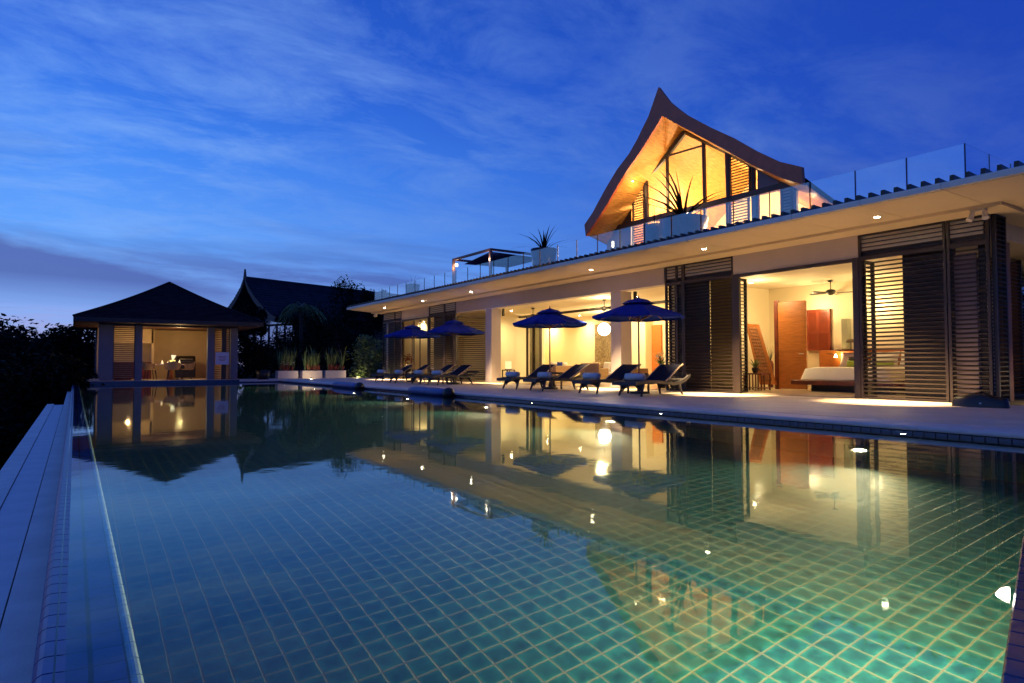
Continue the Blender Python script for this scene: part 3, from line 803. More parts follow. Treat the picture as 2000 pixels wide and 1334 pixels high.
def blades(mb, c, n, ln, wd, seed, spread=.8, lean=.6):
    random.seed(seed); c = Vector(c)
    for _ in range(n):
        an = random.uniform(0, 2*math.pi); h = Vector((math.cos(an), math.sin(an), 0)); l_ = ln*random.uniform(.65, 1.1); le = random.uniform(.1, lean)
        side_ = Vector((-h.y, h.x, 0)); ptsA = []; ptsB = []
        for k_ in range(6):
            t_ = k_/5; p_ = c+h*(.02+le*l_*t_**1.6)+Vector((0, 0, l_*t_*(1-.45*le*t_)))
            ww = wd*(1-t_)**.7*(.55+.45*math.sin(min(1, t_*2.5)*math.pi/2)); ptsA.append(p_-side_*ww); ptsB.append(p_+side_*ww+Vector((0, 0, -.2*ww)))
        mb.strip(ptsA, ptsB)
    return mb
pp_ = empty('potted_plant', (p.x+.3, p.y+.05, DZ+.492)); tag(pp_, 'leafy green plant on the dark slatted side table', 'potted plant')
MB().lathe((0, 0, 0), [(0, 0), (.06, 0), (.1, .1), (.09, .16)], 12).build('pot', M_black, pp_)
blades(MB(), (0, 0, .12), 26, .34, .03, 3, lean=.9).build('foliage', M_leafy, pp_)
# vase in passage beside the door
p = P(1505, 735, 0, 18.3)
vs_ = empty('floor_vase', (p.x, p.y, DZ+.012)); tag(vs_, 'tall slim red floor vase with twigs beside the orange bedroom door', 'vase')
MB().lathe((0, 0, 0), [(0, 0), (.07, 0), (.09, .3), (.1, .75), (.06, .85)], 12).build('body', M_red, vs_, True)
blades(MB(), (0, 0, .8), 9, .6, .012, 6, lean=.4).build('twigs', M_black, vs_)
# ================================================================== LOUNGE FURNITURE
def sofa(loc, rz, lab, n_c, w_=1.9, m_=M_wickb):
    s = empty('sofa', loc, rz); tag(s, lab, 'sofa', 'wicker sofas in the lounge')
    MB().bbox(-.42, .42, -w_/2, w_/2, .06, .3, .02).build('base', m_, s)
    MB().bbox(.30, .44, -w_/2, w_/2, .3, .68, .02).build('backrest', m_, s)
    for sg in (-1, 1): MB().bbox(-.42, .3, sg*(w_/2-.06)-.06, sg*(w_/2-.06)+.06, .3, .55, .02).build('armrest', m_, s)
    MB().bbox(-.4, .3, -w_/2+.13, w_/2-.13, .3, .43, .03).build('seat_cushion', M_bed, s)
    def sp(mb, name, m, sm): return mb.build(name, m, s, sm)
    for k, mm in enumerate(n_c):
        pillow(.14, (-w_/2+.4)+k*(w_-.8)/max(1, len(n_c)-1), .64, .16, .5, .42, .3, mm, 'cushion', sp)
    return s
p = P(1028, 742, 2, .3); sofa((16.4, 20.9, DZ+.012), R(-62), 'brown wicker sofa with white and blue cushions beside the far column', [M_bed, M_blue, M_bed])
sofa((18.6, 20.3, DZ+.012), R(0), 'brown wicker sofa with beige cushions in front of the stone relief', [M_sofa, M_bed, M_sofa], 2.3)
def armchair(loc, rz, lab):
    s = empty('armchair', loc, rz); tag(s, lab, 'armchair', 'armchairs in the lounge')
    MB().bbox(-.35, .35, -.38, .38, .08, .36, .02).build('seat', M_wickb, s)
    MB().bbox(.25, .38, -.38, .38, .36, .78, .03).build('backrest', M_wickb, s)
    for sg in (-1, 1): MB().bbox(-.35, .25, sg*.33-.05, sg*.33+.05, .36, .6, .02).build('armrest', M_wickb, s)
    MB().bbox(-.32, .24, -.27, .27, .36, .46, .03).build('seat_cushion', M_sofa, s)
armchair((15.8, 17.8, DZ+.012), R(200), 'brown wicker armchair behind the loungers left of the near column')
armchair((15.9, 15.9, DZ+.012), R(160), 'wicker armchair with beige seat behind the near column')
p = P(993, 738, 0, 16.5)
ls = empty('lamp_table', (16.2, P(993, 738, 0, 16.2).y, DZ+.012)); tag(ls, 'dark lamp table between the far column and the sofa', 'side table')
MB().bbox(-.22, .22, -.22, .22, .46, .5, .006).build('table_top', M_dark, ls)
for a_ in (-.19, .19):
    for b_ in (-.19, .19): MB().box(a_-.02, a_+.02, b_-.02, b_+.02, 0, .46).build('leg', M_dark, ls)
ll = empty('table_lamp', (ls.location.x, ls.location.y, DZ+.512)); tag(ll, 'square glowing paper lamp on the lounge lamp table', 'table lamp')
MB().box(-.1, .1, -.1, .1, .03, .38).build('lamp_shade', emis('paper_lamp_glow', (1, .62, .28), 1.6), ll)
MB().box(-.11, .11, -.11, .11, 0, .03).build('base', M_dark, ll)
# orange sideboard and flowers
p = P(1255, 745, 0, 16.9)
sbd = empty('sideboard', (17.2, 14.6, DZ+.012)); tag(sbd, 'orange timber sideboard behind the pole of the nearest umbrella', 'sideboard')
MB().bbox(-.3, .3, -.75, .75, .05, .72, .01).build('carcass', M_orange, sbd)
for k in range(3): MB().box(-.312, -.302, -.72+k*.48, -.26+k*.48, .1, .66).build('door', M_orange, sbd)
fl_ = empty('flower_vase', (15.2, P(1292, 700, 0, 15.2).y, DZ+.012)); tag(fl_, 'white lilies with broad leaves on a pedestal beside the timber screen', 'flower arrangement')
MB().lathe((0, 0, 0), [(0, 0), (.14, 0), (.08, .3), (.12, .62), (.07, .7)], 14).build('vase', M_pot, fl_, True)
blades(MB(), (0, 0, .66), 30, .42, .04, 8, lean=1.1).build('foliage', M_leafy, fl_)
leaves(MB(), (0, 0, .98), (.3, .3, .16), 60, .05, 12).build('petals', M_flower, fl_)
sc_ = empty('sculpture', (16.3, P(1224, 700, 0, 16.3).y, DZ+.012)); tag(sc_, 'dark figurine on a slim plinth right of the near column', 'sculpture')
MB().bbox(-.14, .14, -.14, .14, 0, .72, .01).build('plinth', M_dark, sc_)
MB().lathe((0, 0, .72), [(.05, 0), (.09, .08), (.05, .16), (.1, .24), (.07, .36), (.03, .42), (.05, .48), (0, .53)], 10).build('figure', M_black, sc_, True)
# console and flowers in the far room
cn = empty('console_table', (15.5, 29.0, DZ+.012)); tag(cn, 'low white-topped table with cushions inside the far room', 'console table')
MB().bbox(-.3, .3, -1.0, 1.0, .5, .56, .01).build('table_top', M_bed, cn)
for a_ in (-.25, .25):
    for b_ in (-.9, .9): MB().box(a_-.03, a_+.03, b_-.03, b_+.03, 0, .5).build('leg', M_red, cn)
rfv = empty('flower_vase', (14.9, P(797, 702, 0, 14.9).y, DZ+.012)); tag(rfv, 'red flower arrangement in the far opening under the farthest umbrella', 'flower arrangement')
MB().lathe((0, 0, 0), [(0, 0), (.12, 0), (.16, .5), (.08, .7)], 12).build('vase', M_dark, rfv, True)
leaves(MB(), (0, 0, 1.05), (.3, .3, .3), 150, .06, 77).build('petals', M_redleaf, rfv)
cush2 = empty('daybed', (15.0, 28.2, DZ+.012)); tag(cush2, 'cream cushioned daybed inside the far opening', 'daybed')
MB().bbox(-.4, .4, -.5, .5, 0, .4, .03).build('base', M_red, cush2)
def cp(mb, name, m, sm): return mb.build(name, m, cush2, sm)
pillow(.1, -.1, .68, .2, .6, .4, .3, M_bed, 'cushion', cp); pillow(-.1, .2, .55, .2, .5, .35, .3, M_sofa, 'cushion', cp)

# ================================================================== POOL DECK FURNITURE
def make_lounger():
    L_ = empty('sun_lounger')
    # side profile: foot at x=-1.0, head at x=+1.0
    top = [(-1.02, .335), (-.8, .36), (-.5, .375), (-.2, .365), (.1, .335), (.4, .315), (.65, .345), (.85, .41), (1.02, .50)]
    bot = [(x_, z_-.075) for x_, z_ in top]
    q = MB()
    for sg in (-1, 1):
        y0, y1 = sg*.33-.03, sg*.33+.03
        q.strip([(x_, y0, z_) for x_, z_ in top], [(x_, y1, z_) for x_, z_ in top])
        q.strip([(x_, y0, z_) for x_, z_ in bot], [(x_, y1, z_) for x_, z_ in bot])
        for yv in (y0, y1): q.strip([(x_, yv, z_) for x_, z_ in top], [(x_, yv, z_) for x_, z_ in bot])
    q.box(-1.05, -1.0, -.36, .36, .255, .34).box(.98, 1.04, -.36, .36, .44, .5)
    q.build('frame', M_wickb if False else M_wick, L_)
    q = MB(); T = [(x_, z_-.012) for x_, z_ in top[:-1]]
    q.strip([(x_, -.3, z_) for x_, z_ in T], [(x_, .3, z_) for x_, z_ in T]); q.strip([(x_, -.3, z_-.03) for x_, z_ in T], [(x_, .3, z_-.03) for x_, z_ in T])
    q.build('seat', M_wick, L_)
    bk = [(.08, .345), (.26, .45), (.46, .58), (.64, .69), (.76, .745)]
    q = MB()
    q.strip([(x_, -.3, z_) for x_, z_ in bk], [(x_, .3, z_) for x_, z_ in bk]); bk2 = [(x_+.035, z_-.035) for x_, z_ in bk]
    q.strip([(x_, -.3, z_) for x_, z_ in bk2], [(x_, .3, z_) for x_, z_ in bk2])
    for yv in (-.3, .3): q.strip([(x_, yv, z_) for x_, z_ in bk], [(x_, yv, z_) for x_, z_ in bk2])
    q.strip([(bk[-1][0], -.3, bk[-1][1]), (bk[-1][0], .3, bk[-1][1])], [(bk2[-1][0], -.3, bk2[-1][1]), (bk2[-1][0], .3, bk2[-1][1])])
    q.build('backrest', M_cush, L_)
    for yv in (-.32, .32): MB().tube([(x_+.02, yv, z_) for x_, z_ in bk], .018, 6).build('back_rail', M_sofa, L_)
    for sx, lx in ((-1, -.72), (1, .62)):
        for sy in (-1, 1):
            z_t = .3
            MB().tube([(lx, sy*.30, z_t), (lx+sx*.05, sy*.315, .16), (lx+sx*.11, sy*.335, 0)], [.05, .034, .022], 7).build('leg', M_wick, L_)
        ar = MB(); A_ = []; B2 = []
        for k in range(9):
            t_ = -1+k/4; A_.append((lx, t_*.30, .30)); B2.append((lx+sx*.02, t_*.30, .235-.13*abs(t_)**2.4))
        ar.strip(A_, B2); ar.strip([(x_+.02, y_, z_) for x_, y_, z_ in A_], [(x_+.02, y_, z_) for x_, y_, z_ in B2]); ar.build('apron', M_wick, L_)
    return L_
proto = make_lounger(); index_kids()
tw = MB(); tw.tube([(0, -.25, 0), (0, .25, 0)], .085, 14)
sp_ = []
for k in range(26):
    a_ = k*.55; r_ = .082-.0028*k; sp_.append((r_*math.cos(a_), -.256, r_*math.sin(a_)))
tw.tube(sp_, .006, 4)
twm = tw.mesh('towel', M_towel, True)
LY = [(10.95, 5), (12.5, 1), (14.5, -5), (16.1, 3), (21.0, 6), (22.5, 1), (24.4, -4), (26.2, 3)]
ORD = ['nearest dark wicker lounger of the four under the two near umbrellas, beside the timber screen',
       'dark wicker lounger second from the timber screen, left of the nearest umbrella pole',
       'dark wicker lounger right of the second umbrella pole, third from the screen',
       'dark wicker lounger left of the second umbrella pole beside the far white column',
       'dark wicker lounger nearest the far white column in the far group',
       'dark wicker lounger second from the column in the far group',
       'dark wicker lounger third from the column, left of the farthest umbrella pole',
       'farthest dark wicker lounger, next to the planter end of the deck']
TORD = ['rolled white towel on the nearest lounger by the timber screen', 'rolled white towel on the second lounger from the screen',
        'rolled white towel on the lounger at the second umbrella pole', 'rolled white towel on the lounger beside the far white column',
        'rolled towel on the far-group lounger closest to the column', 'rolled towel on the second lounger of the far group',
        'rolled towel on the third lounger of the far group', 'rolled towel on the farthest lounger']
for i, (ly, rz) in enumerate(LY):
    o_ = proto if i == 0 else copy_tree(proto)
    o_.location = (11.62+(.05 if i % 2 else -.05), ly, DZ); o_.rotation_euler.z = R(rz)
    tag(o_, ORD[i], 'sun lounger', 'sun loungers along the pool deck')
    to = inst(twm, 'rolled_towel', None, (11.62-.62, ly+.02, DZ+.36+.085), (0, 0, R(rz+3))); tag(to, TORD[i], 'towel', 'rolled towels on the loungers')
# low tables between loungers
def low_table(x, y, lab):
    t_ = empty('side_table', (x, y, DZ)); tag(t_, lab, 'side table', 'low tables between the loungers')
    MB().bbox(-.22, .22, -.22, .22, .33, .37, .006).build('table_top', M_wick, t_)
    for a_ in (-.18, .18):
        for b_ in (-.18, .18): MB().box(a_-.02, a_+.02, b_-.02, b_+.02, 0, .33).build('leg', M_wick, t_)
low_table(11.9, 11.75, 'small black side table at the foot of the nearest umbrella pole')
low_table(11.95, 15.35, 'small black side table at the second umbrella pole')
low_table(11.9, 21.75, 'small dark side table among the far group of loungers')
# umbrellas
def make_umbrella():
    u = empty('umbrella')
    MB().lathe((0, 0, 0), [(0, 0), (.24, 0), (.24, .05), (.05, .07), (.035, .2), (0, .2)], 16).build('base', M_black, u)
    MB().tube([(0, 0, .05), (0, 0, 2.42)], .021, 10).build('pole', M_wood, u)
    MB().lathe((0, 0, 2.42), [(.02, 0), (.03, .03), (.014, .06), (0, .12)], 8).build('finial', M_wood, u)
    q = MB(); n = 8; rad = 1.2; ev, tv = 1.98, 2.36
    seg = 6; sub = 5
    for k in range(n):
        a0, a1 = 2*math.pi*k/n, 2*math.pi*(k+1)/n
        rows = []
        for s_ in range(seg+1):
            t_ = s_/seg; row = []
            for j in range(sub+1):
                v = j/sub; e0 = Vector((math.cos(a0), math.sin(a0), 0)); e1 = Vector((math.cos(a1), math.sin(a1), 0))
                d = e0.lerp(e1, v); rr = .02+t_*(rad-.02)
                sag = .05*t_*math.sin(math.pi*v)
                pt = d*rr*(1-.03*math.sin(math.pi*v)*t_); z = tv-(tv-ev)*(t_**1.12)-sag*.6
                row.append((pt.x, pt.y, z))
            rows.append(row)
        for s_ in range(seg): q.strip(rows[s_], rows[s_+1])
        last = rows[-1]; q.strip(last, [(x_*.995, y_*.995, z_-.055) for x_, y_, z_ in last])
    q.build('canopy', M_blue, u)
    q = MB()
    for k in range(n):
        a0, a1 = 2*math.pi*k/n, 2*math.pi*(k+1)/n
        q.strip([(.02*math.cos(a0), .02*math.sin(a0), 2.45), (.02*math.cos(a1), .02*math.sin(a1), 2.45)], [(.26*math.cos(a0), .26*math.sin(a0), 2.39), (.26*math.cos(a1), .26*math.sin(a1), 2.39)])
        q.strip([(.26*math.cos(a0), .26*math.sin(a0), 2.39), (.26*math.cos(a1), .26*math.sin(a1), 2.39)], [(.44*math.cos(a0), .44*math.sin(a0), 2.30), (.44*math.cos(a1), .44*math.sin(a1), 2.30)])
    q.build('vent_cap', M_blue, u)
    for k in range(n):
        a0 = 2*math.pi*k/n; c_, s_ = math.cos(a0), math.sin(a0)
        MB().tube([(.03*c_, .03*s_, 2.33), (1.17*c_, 1.17*s_, 1.965)], .011, 5).build('rib', M_wood, u)
        MB().tube([(.03*c_, .03*s_, 1.86), (.6*c_, .6*s_, 2.13)], .010, 5).build('strut', M_wood, u)
    MB().lathe((0, 0, 1.84), [(.022, 0), (.045, .01), (.045, .05), (.022, .06)], 10).build('hub', M_wood, u)
    return u
up = make_umbrella(); index_kids()
for i, (uy, lab, rz) in enumerate([(11.77, 'nearest blue market umbrella, open beside the timber screen', 12), (15.5, 'second blue market umbrella, open in front of the lounge left of the round lantern', 30),
                               (21.5, 'third blue market umbrella, open left of the far white column', 5), (25.15, 'farthest blue market umbrella, in front of the far opening', 20)]):
    o_ = up if i == 0 else copy_tree(up)
    o_.location = (11.95, uy, DZ); o_.rotation_euler.z = R(rz); tag(o_, lab, 'umbrella', 'blue umbrellas on the deck')
# blue bolster floats lying over the pool edge
def bolster(p0, p1, r_, lab):
    b = empty('pool_bolster', ((p0[0]+p1[0])/2, (p0[1]+p1[1])/2, p0[2]))
    tag(b, lab, 'pool float', 'blue bolsters on the pool edge')
    a_ = Vector(p0)-b.location; c_ = Vector(p1)-b.location
    pts = [a_.lerp(c_, k/8) for k in range(9)]; rr = [r_*.55, r_*.9, r_, r_*1.04, r_, r_*1.02, r_, r_*.97, r_*.75]
    q = MB(); q.tube(pts, rr, 16); o_ = q.build('body', M_bag, b, True)
    for v_ in o_.data.vertices: v_.co.z = v_.co.z*.62
    d = (a_-c_).normalized()
    e = MB(); cc = a_+d*.02
    vs = []; fs = []; nn = 12
    for i in range(nn+1):
        for j in range(16):
            th = math.pi*i/nn; ph = 2*math.pi*j/16
            vs.append((cc.x+r_*.86*math.sin(th)*math.cos(ph), cc.y+r_*.86*math.sin(th)*math.sin(ph), cc.z+r_*.8*math.cos(th)))
    for i in range(nn):
        for j in range(16): fs.append((i*16+j, i*16+(j+1) % 16, (i+1)*16+(j+1) % 16, (i+1)*16+j))
    e.add(vs, fs).build('end_ball', M_black, b, True)
bolster((8.28, 15.2, .09), (8.36, 17.6, .10), .19, 'nearer blue bolster with a dark ball end resting over the pool edge')
bolster((8.28, 21.7, .09), (8.36, 24.4, .10), .19, 'farther blue bolster with a dark ball end resting over the pool edge')
# black bag at the near corner of the house
bagp = P(1888, 795, 2, DZ)
bg_ = empty('speaker_bag', (12.9, 4.62, DZ)); bg_.rotation_euler.z = R(0)
tag(bg_, 'low black soft bag with a small white tag at the near corner screen', 'bag')
q = MB(); vs = []; fs = []; nu, nv = 18, 8
for i in range(nu):
    for j in range(nv):
        u = i/(nu-1)*math.pi; v = j/(nv-1)*math.pi
        vs.append((-.12*math.cos(v)*math.sin(u)**.4, -.42*math.cos(u), .24*math.sin(v)*max(0, math.sin(u))**.5*(1+.12*math.sin(5*u))))
for i in range(nu-1):
    for j in range(nv-1): fs.append((i*nv+j, (i+1)*nv+j, (i+1)*nv+j+1, i*nv+j+1))
q.add(vs, fs).build('body', M_black, bg_, True)
MB().box(-.128, -.122, -.06, -.03, .06, .085).build('label_patch', M_towel, bg_)
downlight(16.2, 3.3, 3.706, 1500, 'downlight under the side eave above the stepping stones', 'downlights in the eave soffit', 75, wc=(1, .69, .33))
downlight(20.5, 3.3, 3.706, 1500, 'farther downlight under the side eave beyond the corner screen', 'downlights in the eave soffit', 75, wc=(1, .69, .33))
# stones and gravel beside the corner
gr = MB()
random.seed(21)
for k in range(260):
    x_ = random.uniform(14.6, 19.5); y_ = random.uniform(2.9, 4.55); r_ = random.uniform(.015, .04)
    gr.add([(x_-r_, y_-r_, DZ+.001), (x_+r_, y_-r_*.7, DZ+.001), (x_+r_*.6, y_+r_, DZ+.001), (x_-r_*.8, y_+r_*.8, DZ+.001), (x_, y_, DZ+r_)], [(0, 1, 4), (1, 2, 4), (2, 3, 4), (3, 0, 4)])
kind(gr.build('gravel', M_gravel), 'stuff')
for k, (x_, y_) in enumerate([(14.9, 4.1), (15.9, 4.2), (17.1, 4.3)]):
    o_ = MB().bbox(-.42, .42, -.28, .28, 0, .05, .01).build('stepping_stone', M_stone, loc=(x_, y_, DZ+.002), rz=R(8*k-6))
    tag(o_, ['stepping stone nearest the corner louvre screen', 'middle stepping stone along the side of the house', 'farthest stepping stone along the side of the house'][k], 'stepping stone', 'stepping stones beside the house')
sl_ = empty('path_light', (16.2, 3.9, DZ)); tag(sl_, 'low garden light washing the stepping stones beside the house', 'garden light')
MB().tube([(0, 0, 0), (0, 0, .25)], .02, 8).build('post', M_black, sl_); MB().lathe((0, 0, .25), [(.05, 0), (.06, .04), (0, .06)], 10).build('cap', M_black, sl_)
lamp('path_light_bulb', 'POINT', (16.2, 3.9, DZ+.32), 9, WARM, .04)
# ================================================================== UNDERWATER LIGHTS
uw = emis('underwater_lamp_glow', (1, .92, .62), 70)
UY = [3.75, 7.75, 11.6, 15.5, 19.4, 23.4, 27.4]
ucol = (1.0, .86, .46)
lens = MB().lathe((0, 0, 0), [(0, .02), (.045, .018), (.07, .0)], 16).mesh('lens', uw, True)
rim_ = MB().lathe((0, 0, 0), [(.07, .004), (.10, .004), (.105, -.01)], 18).mesh('rim', M_steel)
for k, yl in enumerate(UY):
    o_ = empty('pool_light', (BX-.008, yl, -.78)); o_.rotation_euler = (0, R(-90), 0)
    tag(o_, ['nearest underwater light glowing at the pool wall', 'second underwater light along the wall below the nearest umbrella', 'third underwater light along the pool wall before the far column',
             'underwater light below the near bolster', 'underwater light between the two bolsters', 'underwater light below the far bolster', 'farthest underwater light near the planters'][k], 'pool light', 'underwater lights along the pool wall')
    inst(lens, 'lens', o_); inst(rim_, 'rim', o_)
    l_ = lamp('pool_light_beam', 'SPOT', (BX-.06, yl, -.78), [900, 1200, 1000, 700, 480, 520, 520][k], ucol, .06, spot=128, blend=1.0); aim(l_, (-1, -.22, -.10))
ul2 = MB().lathe((0, 0, 0), [(0, .01), (.02, .008), (.03, .0)], 12).mesh('lens', uw)
for k, yl in enumerate([3.85, 7.8, 11.6]):
    o_ = inst(ul2, 'marker_light', None, (PX1-.006, yl, -.06), (0, R(-90), 0))
    tag(o_, ['tiny waterline light on the tile band nearest the camera side', 'tiny waterline light on the tile band below the nearest umbrella', 'tiny waterline light on the tile band in front of the far loungers'][k], 'marker light', 'waterline lights in the tile band')
# bright lamp in the near platform
o_ = empty('pool_light', (2.86, .948, -.015)); tag(o_, 'large white pool lamp at the near platform edge, bottom right', 'pool light')
vs = []; fs = []
for i in range(8):
    for j in range(16):
        th = math.pi/2*i/7; ph = 2*math.pi*j/16; vs.append((.043*math.sin(th)*math.cos(ph), .042*math.cos(th), .043*math.sin(th)*math.sin(ph)))
for i in range(7):
    for j in range(16): fs.append((i*16+j, i*16+(j+1) % 16, (i+1)*16+(j+1) % 16, (i+1)*16+j))
MB().add(vs, fs).build('lens', emis('near_pool_lamp_glow', (1, .9, .75), 12), o_, True, rz=ang)
l_ = lamp('near_pool_light_beam', 'SPOT', (2.80, 1.16, -.24), 1500, (1, .76, .36), .05, spot=140, blend=1); aim(l_, (.22, .56, -.80))

# ================================================================== ROOF TERRACE
TZ = 3.815
bal = empty('glass_balustrade', (13.8, 18, TZ)); tag(bal, 'clear frameless glass balustrade with thin posts along the roof edge', 'balustrade')
boff = -Vector(bal.location)
py = 5.08
pane_me = MB().box(-.006, .006, .02, 1.0, 0, 1.16).mesh('pane', M_glass)
post_me = MB().box(-.012, .012, -.008, .008, 0, 1.2).mesh('post', M_dark)
k = 0
while py < 33.0:
    inst(pane_me, 'pane', bal, (0, py-18, .04)); inst(post_me, 'post', bal, (0, py-18, 0)); py += 1.03; k += 1
inst(post_me, 'post', bal, (0, py-18, 0))
for k in range(6):
    MB().box(.03+k*1.1, 1.1+k*1.1, -.006, .006, .04, 1.2).build('pane', M_glass, bal, loc=(0, 5.08-18, 0))
    inst(post_me, 'post', bal, (1.12+k*1.1, 5.08-18, 0))
# --- upper gabled pavilion
GX = 15.0
gp = empty('upper_pavilion', (GX, 13.4, TZ)); tag(gp, 'lit upper room with steep curved gable roof and timber barge boards above the terrace', 'building')
go_ = -Vector(gp.location)
def gb(mb, name, m, parent=None, smooth=False):
    o_ = mb.build(name, m, parent or gp, smooth)
    if parent is None: o_.location = go_
    return o_
outL = [(1286, 170), (1276, 199), (1266, 228), (1255.4, 249), (1245, 271), (1228.5, 300), (1205, 331), (1184.5, 365), (1167, 397), (1157.5, 415), (1141.3, 439)]
inL = [(1293, 226.5), (1286, 239), (1278, 252), (1270, 265), (1261, 280), (1248, 300), (1227.7, 328), (1207.5, 361), (1184.5, 401), (1167, 428), (1144, 461)]
outR = [(1286, 170), (1295, 182), (1308, 199), (1322.6, 211), (1340, 224), (1385, 248), (1430, 268.5), (1475, 294), (1520, 315), (1566, 326)]
inR = [(1293, 226.5), (1304, 232), (1316, 239), (1330, 247), (1348, 256), (1385, 276), (1418, 294), (1469, 322), (1526, 348), (1569, 361)]
G = lambda L__, x=GX: [P(a, b, 0, x) for a, b in L__]
XB = 19.6
XM = 16.0
TL = []
KD = .27
def mid(v, up=0): return Vector((XM, v.y, v.z+up-KD*(XM-v.x)))
def back(v, x=None, up=0):
    x = XB if x is None else x
    return Vector((x, v.y, v.z+up-KD*(x-v.x)))
for oo, ii in ((outL, inL), (outR, inR)):
    Oo, Ii = G(oo), G(ii)
    q = MB(); q.strip(Oo, Ii)
    O2 = [v+Vector((.1, 0, 0)) for v in Oo]; I2 = [v+Vector((.1, 0, 0)) for v in Ii]
    q.strip(O2, I2); q.strip(Oo, O2); q.strip(Ii, I2); q.strip([Oo[-1], Ii[-1]], [O2[-1], I2[-1]])
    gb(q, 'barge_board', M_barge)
    # roof skin, slightly below the board's outer edge, and timber lining along the inner edge
    T0 = [v+Vector((.1, 0, .03)) for v in Ii]; TL.append(T0)
    S0 = [v+Vector((0, 0, .16)) for v in T0]
    gb(MB().strip(S0, [mid(v) for v in S0]).strip([mid(v) for v in S0], [back(v) for v in S0]), 'roof', M_roof)
    Tm = [mid(v) for v in T0]; T1 = [back(v) for v in T0]
    lin = gb(MB().strip(T0, Tm).strip(Tm, T1), 'ceiling', M_ceilwood)
    # individual lining boards near the gable
    cum = [0]
    for a_, b_ in zip(T0, T0[1:]): cum.append(cum[-1]+(b_-a_).length)
    nbd = int(cum[-1]/.16); bd = []
    def at(s_):
        for i in range(len(cum)-1):
            if s_ <= cum[i+1]: return T0[i].lerp(T0[i+1], (s_-cum[i])/(cum[i+1]-cum[i]))
        return T0[-1]
    for kk in range(nbd):
        a_, b_ = at(kk*.16+.006), at((kk+1)*.16-.006); dn_ = Vector((0, 0, -.014))
        q = MB(); q.add([a_+dn_, b_+dn_, mid(b_)+dn_, mid(a_)+dn_, a_, b_, back(b_)+dn_, back(a_)+dn_], [(0, 1, 2, 3), (0, 1, 5, 4), (3, 2, 6, 7)])
        q.build('lining_board', M_ceilwood, lin)
GW = 15.95
g0 = P(1338, 257, 0, GW)
# glazed gable frame
def gbar(a, b, w_=.05, m_=M_dark, name='window_frame', x=GW):
    a, b = P(*a, 0, x), P(*b, 0, x); return gb(MB().tube([a, b], w_*1.35, 6), name, m_)
for a, b, w_ in [((1338, 257), (1303, 303), .07), ((1303, 303), (1262, 348), .07), ((1338, 257), (1420, 297), .06), ((1420, 297), (1560, 368), .06),
                 ((1303, 303), (1305, 420), .045), ((1374, 272), (1377, 400), .05), ((1262, 348), (1264, 430), .06), ((1421, 297), (1424, 388), .07),
                 ((1303, 305), (1374, 284), .025), ((1472, 322), (1472, 372), .05), ((1465, 320), (1465, 374), .03), ((1523, 348), (1524, 366), .04), ((1262, 350), (1215, 412), .05)]:
    gbar(a, b, w_)
tz = P(1400, 396, 0, GW).z
gb(MB().box(GW-.06, GW+.08, P(1558, 360, 0, GW).y, P(1178, 450, 0, GW).y, tz-.085, tz+.085), 'transom', M_dark)
# glass panes between the members
panes = [[(1338, 260), (1305, 303), (1374, 284), (1373, 275)], [(1305, 307), (1374, 287), (1376, 400), (1306, 420)], [(1264, 350), (1302, 306), (1304, 420), (1265, 432)], [(1378, 277), (1419, 297), (1421, 388), (1378, 399)]]
for pq in panes:
    pts = [P(a, b, 0, GW+.02) for a, b in pq]; gb(MB().add(pts, [(0, 1, 2, 3)]), 'pane', M_wglass)
# louvred bays
def bay(pts_fn, y0, y1, z0, z1, ztop_fn, x=GW, pitch=.085):
    fo__ = gb(MB().box(x-.05, x+.02, y0-.04, y0, z0, ztop_fn(y0)).box(x-.05, x+.02, y1, y1+.04, z0, ztop_fn(y1)), 'louvre_bay', M_dark)
    z = z0+.05
    while z < max(ztop_fn(y0), ztop_fn(y1))-.04:
        ya, yb = y0, y1
        n_ = 20; ys = [y0+(y1-y0)*i/n_ for i in range(n_+1)]; ok = [yy_ for yy_ in ys if ztop_fn(yy_) > z+.03]
        if len(ok) > 2:
            MB().prism([(x-.04, min(ok), z-.02), (x-.03, min(ok), z-.028), (x+.012, min(ok), z+.014), (x+.002, min(ok), z+.022)], (0, max(ok)-min(ok), 0)).build('slat', M_slat, fo__)
        z += pitch
    return fo__
Ii = G(inL, GW-.0)
def ztopL(y_):
    a, b = P(1262, 350, 0, GW), P(1215, 412, 0, GW); return a.z+(y_-a.y)/(b.y-a.y)*(b.z-a.z)
def ztopR(y_):
    a, b = P(1424, 299, 0, GW), P(1560, 368, 0, GW); return a.z+(y_-a.y)/(b.y-a.y)*(b.z-a.z)
yl0, yl1 = P(1258, 400, 0, GW).y, P(1238, 400, 0, GW).y
bay(None, yl0, yl1, tz+.1, 0, ztopL)
yr0, yr1 = P(1464, 350, 0, GW).y, P(1428, 350, 0, GW).y
bay(None, yr0, yr1, tz+.1, 0, ztopR)
ya, yb = P(1522, 350, 0, GW).y, P(1478, 350, 0, GW).y
q = MB(); q.add([(GW+.03, ya, tz), (GW+.03, yb, tz), (GW+.03, yb, ztopR(yb)), (GW+.03, ya, ztopR(ya))], [(0, 1, 2, 3)])
gb(q, 'gable_panel', mat('grey_panel', (.20, .19, .22), .6, .05, 3))
yb2, ya2 = P(1232, 400, 0, GW).y, P(1190, 440, 0, GW).y
q = MB(); q.add([(GW+.03, yb2, tz), (GW+.03, ya2, tz), (GW+.03, ya2, ztopL(ya2)), (GW+.03, yb2, ztopL(yb2))], [(0, 1, 2, 3)])
gb(q, 'gable_panel', M_dark)
